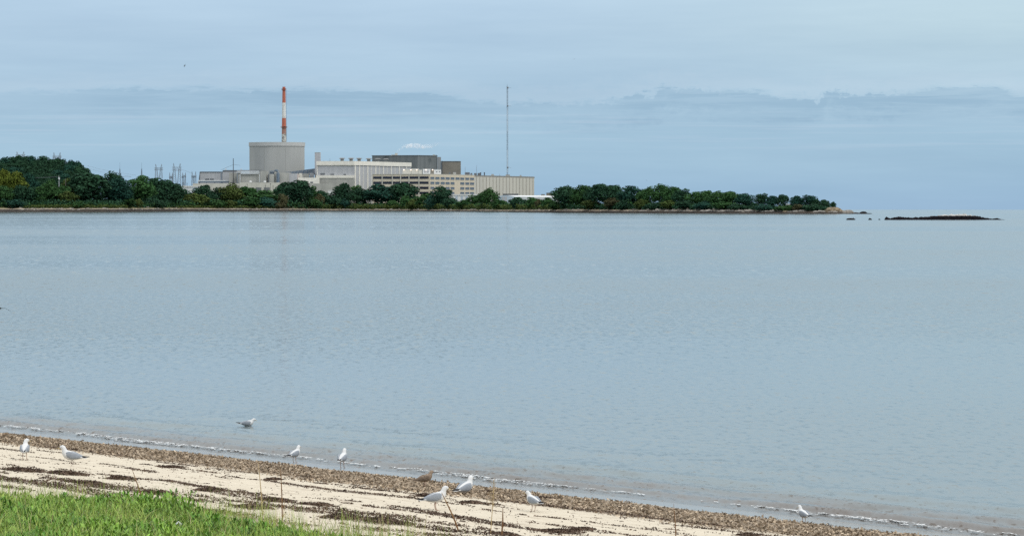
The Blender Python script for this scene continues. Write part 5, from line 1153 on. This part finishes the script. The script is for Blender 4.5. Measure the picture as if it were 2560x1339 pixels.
def weedness(s, t):
    a = .8 * nz3(t * .14, s * 2.6, 11.0) + .55 * nz3(t * .5, s * 6.5, 3.0) + .3 * nz3(t * 2.5, s * 9.0, 7.0)
    lim = float(np.interp(s, [3.8, 4.6, 5.5, 7, 8.5, 10.5, 12.0, 13.5, 15.5], [.30, .25, .28, .38, .30, .15, .12, .33, .7]))
    return a - lim
while len(items) < 85000 and tries < 1500000:
    tries += 1
    s = random.uniform(3.8, 14.8); t = random.uniform(-3, 47); q_ = weedness(s, t)
    if q_ < 0 and random.random() > .018: continue
    if q_ < .10 and random.random() > .5: continue
    hgt = min(.07, max(0, q_) * .16) * (1.3 if s > 9 else .5)
    sz = random.choice([.005, .007, .010, .014]); x, y = xy(s, t)
    items.append((x, y, zb_st(s, t), sz, random.random() * hgt + .004, .4, 2.6))
flakes(items, 'seaweed', M['weed'], 'streaks of dark dry seaweed lying along the pale sand')
# larger seaweed heaps, each its own thing
HE = [(690, 1247, 100, 13, 'long dark seaweed heap between the two thin upright stalks'), (790, 1258, 85, 12, 'ragged dark seaweed heap right of the upright brown stalk'), (960, 1298, 130, 24, 'largest brown seaweed heap before the leaning stalk'), (1070, 1237, 60, 10, 'black seaweed clump just behind the gull facing right'), (1180, 1254, 55, 8, 'black seaweed clump right of the hunched gull'), (1222, 1227, 18, 6, 'small black seaweed knot on the gravel belt'), (1362, 1243, 30, 7, 'black seaweed knot right of the gull with drawn head'), (683, 1196, 26, 7, 'small black seaweed lump behind the upright stalks'), (428, 1165, 60, 6, 'thin black seaweed strip on the gravel edge, left'), (60, 1172, 110, 10, 'seaweed heap below the far left gull'), (170, 1180, 110, 12, 'long seaweed heap below the sitting gull'), (225, 1205, 95, 13, 'brown seaweed heap above the grass at left'), (300, 1192, 60, 15, 'rounded seaweed heap beside the leaning grass stalk'), (390, 1228, 90, 16, 'brown seaweed heap touching the tall grass'), (520, 1222, 60, 12, 'low seaweed heap right of the tall grass'), (630, 1264, 110, 12, 'flat seaweed mat before the upright stalks'), (855, 1290, 100, 12, 'flat seaweed mat left of the largest heap'), (1260, 1332, 70, 12, 'seaweed heap at the foot of the dark short stalk'), (1400, 1325, 110, 12, 'seaweed streak at the lower edge right of the short stalk'), (1455, 1320, 40, 8, 'small seaweed clump low on the right sand'), (1870, 1335, 40, 8, 'black seaweed clump at the lower right edge')]
for i, (u, v, wd, hp, lab) in enumerate(HE):
    c = hit(u, v + hp * .3); sc_, tc_ = st(c.x, c.y); L_ = wd / F * c.y * .62; hz_ = hp / F * c.y * .55
    it = []; n = int(500 + 3000 * L_ * .8)
    for k in range(n):
        a = random.gauss(0, .42); b = random.gauss(0, .38)
        if abs(a) > 1.1 or abs(b) > 1.1: continue
        s, t = sc_ + b * .38 * min(1.4, .5 + L_), tc_ + a * L_ * 1.15
        top = hz_ * max(.08, 1 - (a / 1.05) ** 2 - (b / 1.0) ** 2) * (1 + .6 * nz3(s * 4, t * 3, i))
        x, y = xy(s, t); it.append((x, y, zb_st(s, t), random.choice([.006, .009, .012, .017]), random.random() ** .7 * top + .004, .5, 2.0))
    V0 = np.array(it)[:, :3].mean(0)
    o_ = flakes(it, 'seaweed_heap', M['weed'], lab); o_.data.transform(__import__('mathutils').Matrix.Translation((-c.x, -c.y, -c.z))); o_.location = c
    del o_['kind']; o_['category'] = 'seaweed heap'; o_['group'] = 'heaps of seaweed on the sand'
# foam
M['foam'] = mat('sea_foam', (0.66, 0.67, 0.67), (0.54, 0.555, 0.56), 8, .8, .2)
Vq, Fq = [], []
def foam_str(t): return max(0, min(1.2, (.64 if t < 27 else .30) + 1.0 * nz3(t * .13, 7.7) + .5 * nz3(t * .6, 3.1)))
for i in range(1250):
    t = -3 + i * .04; dens = foam_str(t)
    if dens < .03: continue
    wob = 0.35 * nz3(t * 0.25, 3.3) + 0.12 * nz3(t * 0.9, 1.1); ed = .13 * nz3(t * 1.5, 6.0) + .05 * nz3(t * 5, 2.0)
    for j in range(-13, 16):
        so = j * .028; hol = nz3(t * 3.2, so * 9, 20.0) + .7 * nz3(t * 9.0, so * 24, 31.0)
        if hol < .50 - .50 * dens + 11 * so * so / (.2 + dens): continue
        s = -.58 - wob + ed + so; z = .022 + .02 * dens * math.exp(-(so / .12) ** 2) * (1 + nz3(t * 8, so * 20, 3)); q = len(Vq)
        for (ds, dt) in ((-.5, -.5), (-.5, .5), (.5, .5), (.5, -.5)):
            x, y = xy(s + ds * .028 + random.gauss(0, .006), t + dt * .045 + random.gauss(0, .008)); Vq.append((x, y, z + random.gauss(0, .003)))
        Fq.append((q, q + 1, q + 2, q + 3))
o_ = mesh_np('foam', Vq, Fq, M['foam']); tag(o_, 'broken white foam line where the small waves meet the sand', 'foam', kind='stuff')

# ------------------------------------------------------------------ dune plants
def leafmat(name, c, c2, isl): 
    m_ = mat(name, c, c2, 1.2, .55, .3, detail=3, island=isl); return m_
M['g_leaf'] = leafmat('fleshy_green_leaves', (0.070, 0.180, 0.018), (0.190, 0.320, 0.044), .5)
M['g_blade'] = leafmat('grass_blades', (0.15, 0.240, 0.030), (0.27, 0.330, 0.07), .45)
M['g_dry'] = leafmat('dry_grass_blades', (0.30, 0.255, 0.12), (0.40, 0.33, 0.17), .3)
def vegline(t): return 13.7 + .16 * max(0, t - 33.5) + .55 * max(0, 31 - t) + 0.9 * nz3(t * .25, 8.8) + .5 * nz3(t * .9, 4.4)
def leafblade(Vl, Fl, base, az, lean, L, w_, bend, seg=3):
    q = len(Vl); ca, sa = math.cos(az), math.sin(az)
    for i in range(seg + 1):
        k = i / seg; ang = lean + bend * k; r_ = L * k
        hx_ = r_ * math.sin(lean + bend * k * .5); hz_ = r_ * math.cos(lean + bend * k * .5)
        ww = w_ * ((.25, 1.0, .95, .12)[i] if w_ > .0085 and seg == 3 else (1 - .85 * k))
        for sg in (-1, 1): Vl.append((base[0] + ca * hx_ - sa * ww * sg, base[1] + sa * hx_ + ca * ww * sg, base[2] + hz_ + (.15 * ww if w_ > .008 else 0)))
    for i in range(seg): a = q + 2 * i; Fl.append((a, a + 1, a + 3, a + 2))
Vl, Fl = [], []; Vg, Fg = [], []; Vd, Fd = [], []
tR = 40
for k in range(11000):
    t = random.uniform(25, 46); s = random.uniform(13.0, 23.5); vl = vegline(t)
    if s < vl + .1: continue
    clump = nz3(t * .45, s * .45, 15.0) + .4 * nz3(t * 1.7, s * 1.7, 5.0)
    if clump < -.28 and random.random() < .8: continue
    x, y = xy(s, t); z = zb_st(s, t); hgt = (.03 + .30 * max(0, .22 + clump)) * random.uniform(.7, 1.2)
    nl = random.randint(11, 17)
    for j in range(nl):
        kz = random.random(); leafblade(Vl, Fl, (x + random.gauss(0, .03), y + random.gauss(0, .03), z + hgt * kz), random.uniform(0, 6.283), random.uniform(.15, 1.0) * (1.2 - .6 * kz), random.uniform(.055, .125), random.uniform(.010, .020), random.uniform(.1, .7), 3)
for k in range(24000):
    t = random.uniform(24, 46); s = random.uniform(12.3, 23.5); vl = vegline(t)
    fr = (s - vl + 1.0) / 1.0
    if fr < 0 or random.random() > min(1, .25 + fr * .5): continue
    x, y = xy(s, t); z = zb_st(s, t); L = random.uniform(.18, .52) * (.8 if s < vl + .3 else 1)
    dry = random.random() < (.35 if s < vl + .5 else .06)
    leafblade(Vd if dry else Vg, Fd if dry else Fg, (x, y, z), random.uniform(0, 6.283), random.uniform(.02, .5), L, random.uniform(.0035, .007), random.uniform(.1, 1.6), 5)
for k in range(520):
    t = random.uniform(25, 46); s = vegline(t) + random.uniform(-1.1, .6); x, y = xy(s, t); z = zb_st(s, t)
    dry = random.random() < .4
    for j in range(random.randint(1, 4)):
        leafblade(Vd if dry else Vg, Fd if dry else Fg, (x + random.gauss(0, .03), y + random.gauss(0, .03), z), random.uniform(0, 6.283), random.uniform(.02, .3), random.uniform(.25, .6), random.uniform(.003, .005), random.uniform(0, .7), 5)
for V_, F_, nm, mm, lab in ((Vl, Fl, 'dune_plants', 'g_leaf', 'bright green fleshy leaved dune plants in the lower left corner'), (Vg, Fg, 'grass', 'g_blade', 'thin green beach grass blades rising among the dune plants'), (Vd, Fd, 'grass', 'g_dry', 'straw coloured dry grass blades fringing the dune plants')):
    tag(mesh_np(nm, V_, F_, M[mm]), lab, 'dune vegetation', kind='stuff')
print('dune', len(Fl), len(Fg), len(Fd))
# single tall stalks
M['stalk'] = mat('brown_dry_stalk', (0.15, 0.075, 0.035), (0.22, 0.13, 0.06), 6, .8, .2)
M['stalkp'] = mat('pale_dry_stalk', (0.44, 0.33, 0.17), (0.36, 0.27, 0.14), 6, .8, .2)
ST = [((331, 1174), (360, 1262), 'stalk', 3.4, 'dark leaning stalk rising from the grass at left'), ((645, 1148), (657, 1290), 'stalkp', 2.6, 'pale tall straw stalk left of the brown upright one'), ((701, 1168), (706, 1300), 'stalk', 3.2, 'brown tall upright stalk in the sand'), ((1104, 1230), (1148, 1326), 'stalk', 4.2, 'thick brown stalk leaning left in front of a gull'), ((1236, 1193), (1226, 1334), 'stalkp', 2.0, 'pale thin stalk with feathery seed head'), ((1257, 1268), (1254, 1338), 'stalk', 4.2, 'short thick dark stalk at the lower edge'), ((1684, 1259), (1690, 1352), 'stalk', 2.8, 'lone brown stalk at the lower edge far right'), ((712, 1250), (706, 1305), 'stalkp', 1.6, 'short pale blade crossing the brown upright stalk')]
for (a, b, mm, wpx, lab) in ST:
    base = hit(b[0], b[1]); Yb = base.y; top = at(a[0], a[1], Yb - .15); w_ = wpx / 2 / F * Yb
    mid = base.lerp(top, .5) + Vector((w_ * .7, 0, 0))
    e = thing('dry_stalk', base, lab, 'stalk', 'tall dry stalks')
    mb = MB(); mb.tube([base - Vector((0, 0, .03)), base.lerp(mid, .5), mid, mid.lerp(top, .5), top], [w_, w_ * .95, w_ * .85, w_ * .65, w_ * .3], 6); mb.build('stem', M[mm], e)
    mb = MB()
    if 'seed head' in lab:
        for k in range(60):
            p = base.lerp(top, random.uniform(.45, .95)); q_ = p + Vector((random.gauss(0, .05), random.gauss(0, .05), random.uniform(0, .05))); mb.tube([p, q_], [.003, .002], 3)
        mb.build('seed_head', M['stalkp'], e)
    else:
        p = base.lerp(top, .22); mb.tube([p, p + Vector((.03, .02, .06)), p + Vector((.07, .03, .07))], [.005, .004, .002], 4); mb.build('side_shoot', M[mm], e)
c = hit(447, 1334); mb = MB(); stone(mb, (c.x, c.y, c.z + .12), .055, .05, .07, 3.3, 8); tag(mb.build('paper_scrap', M['white'], None, loc=c), 'crumpled white scrap caught in the green dune plants', 'litter')

# ------------------------------------------------------------------ steam plume
sm_ = bpy.data.materials.new('steam_vapour'); sm_.use_nodes = True; t = NT(sm_.node_tree); t.n.clear()
tcn = t.new('ShaderNodeTexCoord'); nn = t.noise(tcn.outputs['Object'], .34, 4, .65)
sp = t.new('ShaderNodeSeparateXYZ'); t.l.new(tcn.outputs['Object'], sp.inputs[0])
fade = t.m('SUBTRACT', 1.0, t.sm(sp.outputs[0], 24, 44))
dn = t.m('MULTIPLY', t.m('MULTIPLY', t.sm(nn, .38, .68), fade), .36)
pv = t.new('ShaderNodeVolumePrincipled'); pv.inputs['Color'].default_value = (.97, .97, .98, 1); t.l.new(dn, pv.inputs['Density']); pv.inputs['Anisotropy'].default_value = .2
om = t.new('ShaderNodeOutputMaterial'); t.l.new(pv.outputs[0], om.inputs['Volume'])
path = [(992, 381.5, .9), (995, 377.5, 1.5), (999, 373, 1.9), (1006, 369, 2.6), (1014, 366.5, 3.4), (1022, 364.5, 3.9), (1031, 364, 4.2), (1040, 364, 4.4), (1050, 365.5, 4.0), (1060, 366.5, 3.6), (1070, 366, 3.4), (1080, 365, 3.2), (1090, 361.5, 2.8), (1100, 357, 2.0), (1106, 353, .9)]
mb = MB(); rings = []
for i, (u, v, rp) in enumerate(path):
    p = at(u, v, YS); rr = rp / F * YS * 1.5; n = 14
    rings.append([(p.x + .3 * math.sin(i * 2.1 + j), p.y + rr * math.cos(2 * math.pi * j / n), p.z + rr * math.sin(2 * math.pi * j / n) * (1 + .45 * nz3(j * .8, i * .9))) for j in range(n)])
mb.rings(rings); o_ = mb.build('steam', sm_, None, loc=(at(991, 381.5, YS))); tag(o_, 'thin white steam plume drifting right from the dark grey building vent', 'steam', kind='stuff')
